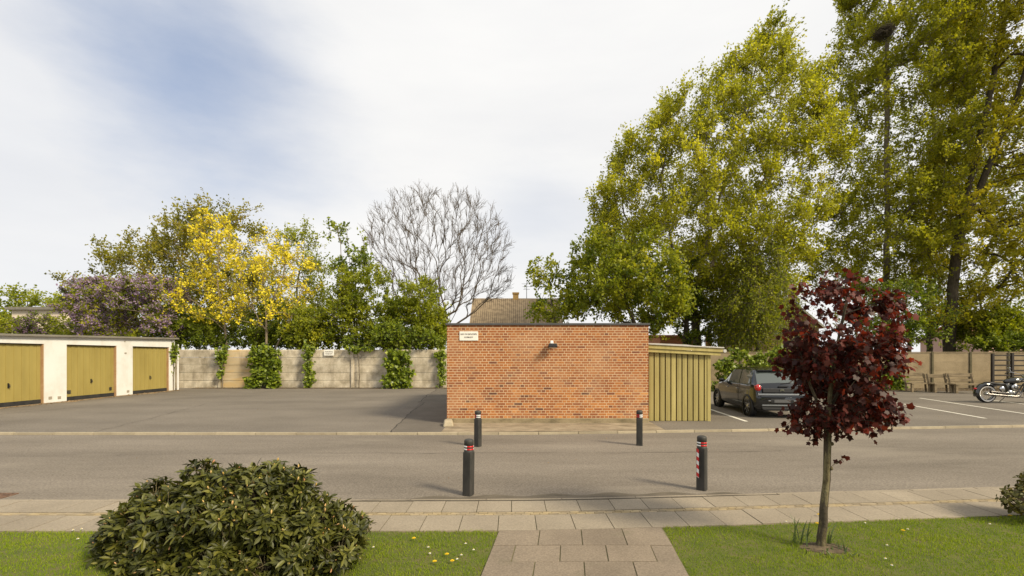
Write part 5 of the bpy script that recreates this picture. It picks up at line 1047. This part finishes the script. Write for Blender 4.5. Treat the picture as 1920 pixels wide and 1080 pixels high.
# ------------------------------------------------------------------ lawn grass and small flowers
def grass():
    rs = np.random.RandomState(90); n = 210000; x = rs.uniform(-5.6, 7.2, n); y = rs.uniform(2.9, 5.45, n) ; lim = YP - .015 + np.array([bend(v) for v in x[:1]])[0] * 0 + .09 * (np.sqrt((x - .4) ** 2 + .6) + (x - .4)) / 2
    edge = lim + .012 + .022 * np.sin(x * 23) * np.sin(x * 7.7) + rs.exponential(.010, n) ; px_ = -.13 + (y - YP) * PATH_DIR; k = (y < edge) & ((x < px_ - .004) | (x > px_ + 1.625)) & (((x - 2.79) / .22) ** 2 + ((y - 4.08) / .13) ** 2 > rs.uniform(.6, 1.2, n)); x, y = x[k], y[k]; n = len(x)
    den = np.sin(x * 3.1 + 1.3 * np.sin(y * 4.1)) * np.sin(y * 5.3 + 1.1 * np.sin(x * 2.2)); P = np.stack([x, y, np.full(n, .030)], 1); a = rs.uniform(0, 2 * math.pi, n); lean = rs.uniform(.05, .8, n); D = unit(np.stack([np.cos(a) * lean, np.sin(a) * lean, np.ones(n)], 1)); N = unit(np.stack([-np.sin(a), np.cos(a), np.zeros(n)], 1) + rs.normal(0, .4, (n, 3)))
    tv = np.array([(0, .5, 0), (0, -.5, 0), (1, 0, 0)]); S = unit(np.cross(N, D)); sz = rs.uniform(.012, .034, n) * (1 + .25 * den); w = rs.uniform(.0022, .0042, n)
    V = np.stack([P + S * w[:, None], P - S * w[:, None], P + D * sz[:, None]], 1).reshape(-1, 3); Fq = np.arange(n * 3).reshape(-1, 3); tt = np.clip(rs.beta(2, 2, n) * .5 + .22 + .17 * den + (rs.uniform(0, 1, n) < .07) * .5, 0, 1)
    o = mesh_obj('grass', V, Fq, LEAF['grass'], None, tt); stuff(o, 'short spring grass of the lawns on both sides of the path', 'grass')
grass()
def flower(kind, label, spots, group, head, stemh, colr, r, labels=None):
    first = None
    for i, (px, py) in enumerate(spots):
        g = gp(px, py)
        if first is None:
            t = thing(kind, label, kind, (g[0], g[1], .034), group=group); MB().tube([(0, 0, 0), (.003, 0, stemh)], .0015, 5).build('stem', LEAF['grass'], t, local=True)
            m = MB(); nn = 16
            for ring, (rr, zz) in enumerate(((r, 0), (r * .75, .003), (r * .45, .006))):
                for j in range(nn):
                    a = 2 * math.pi * (j + ring * .4) / nn; m.add([(0, 0, stemh + zz), (rr * math.cos(a - .16), rr * math.sin(a - .16), stemh + zz + .003), (rr * 1.08 * math.cos(a), rr * 1.08 * math.sin(a), stemh + zz + .002), (rr * math.cos(a + .16), rr * math.sin(a + .16), stemh + zz + .003)], [(0, 1, 2, 3)])
            m.build('flower_head', colr, t, local=True)
            if kind == 'daisy': MB().ell((0, 0, stemh + .008), (r * .4, r * .4, .004), 10, 6).build('flower_eye', M('daisy_eye', (.7, .5, .04), .7), t, local=True)
            first = t
        else:
            c = copy_tree(first); c.location = (g[0], g[1], .034); c.rotation_euler = (0, 0, i * 1.3)
            if labels: c['label'] = labels[i]
flower('dandelion', 'rightmost yellow dandelion of the left lawn, at the bottom near the path', [(848, 1066), (776, 1022), (815, 1067), (838, 1053), (1532, 993), (1535, 976), (1894, 978), (1693, 1007)], 'dandelions in the lawns', 16, .03, M('dandelion_yellow', (.75, .52, .01), .7), .017,
       [None, 'yellow dandelion standing alone in the upper part of the left lawn', 'yellow dandelion at the bottom of the left lawn, leftmost of the lower three', 'yellow dandelion in the left lawn just above the lower two', 'yellow dandelion just left of the red maple trunk', 'small yellow dandelion by the pavement edge left of the red maple', 'yellow dandelion at the far right beside the reddish shrub', 'yellow dandelion standing alone in the middle of the right lawn'])
flower('daisy', 'tiny white daisy in the lawn', [(700, 1038), (658, 1044), (670, 1052), (675, 1060), (865, 1053), (857, 1061), (873, 1031), (803, 1038), (806, 1050), (153, 1003), (146, 1022), (137, 1005), (888, 1043), (1474, 988), (1663, 1034), (1672, 1073), (1702, 1003), (1622, 991), (1856, 993), (1660, 1060)], 'daisies in the lawns', 12, .022, M('daisy_white', (.8, .8, .78), .7), .010)
# scattered dry leaves along the wall foot and the garages
def litter():
    rs = np.random.RandomState(95); a = np.stack([rs.uniform(-17, -3, 700), 24.45 + rs.normal(0, .14, 700), np.full(700, .06)], 1); b = np.stack([-16.72 + rs.normal(0, .12, 420), rs.uniform(14, 23, 420), np.full(420, .055)], 1)
    c = np.stack([rs.uniform(17, 27, 900), rs.uniform(22.4, 24.1, 900), np.full(900, .075)], 1); d = np.stack([rs.uniform(-12, 16, 260), rs.uniform(5.7, 22, 260), np.full(260, .045)], 1); d[:, 2] = np.where(d[:, 1] < 10.1, .006, .045); P = np.concatenate([a, b, c, d]); n = len(P); o = leaves('dry_leaves', P, rs.normal(0, 1, (n, 3)) * np.array([1, 1, .2]), normals(rs, n, (0, 0, 1), .3), np.concatenate([rs.uniform(.03, .08, n - 260), rs.uniform(.012, .035, 260)]), LEAF['litter'], None, rs.uniform(0, 1, n)); stuff(o, 'dry leaves and crumbs gathered along the foot of the walls', 'leaf litter')
litter()
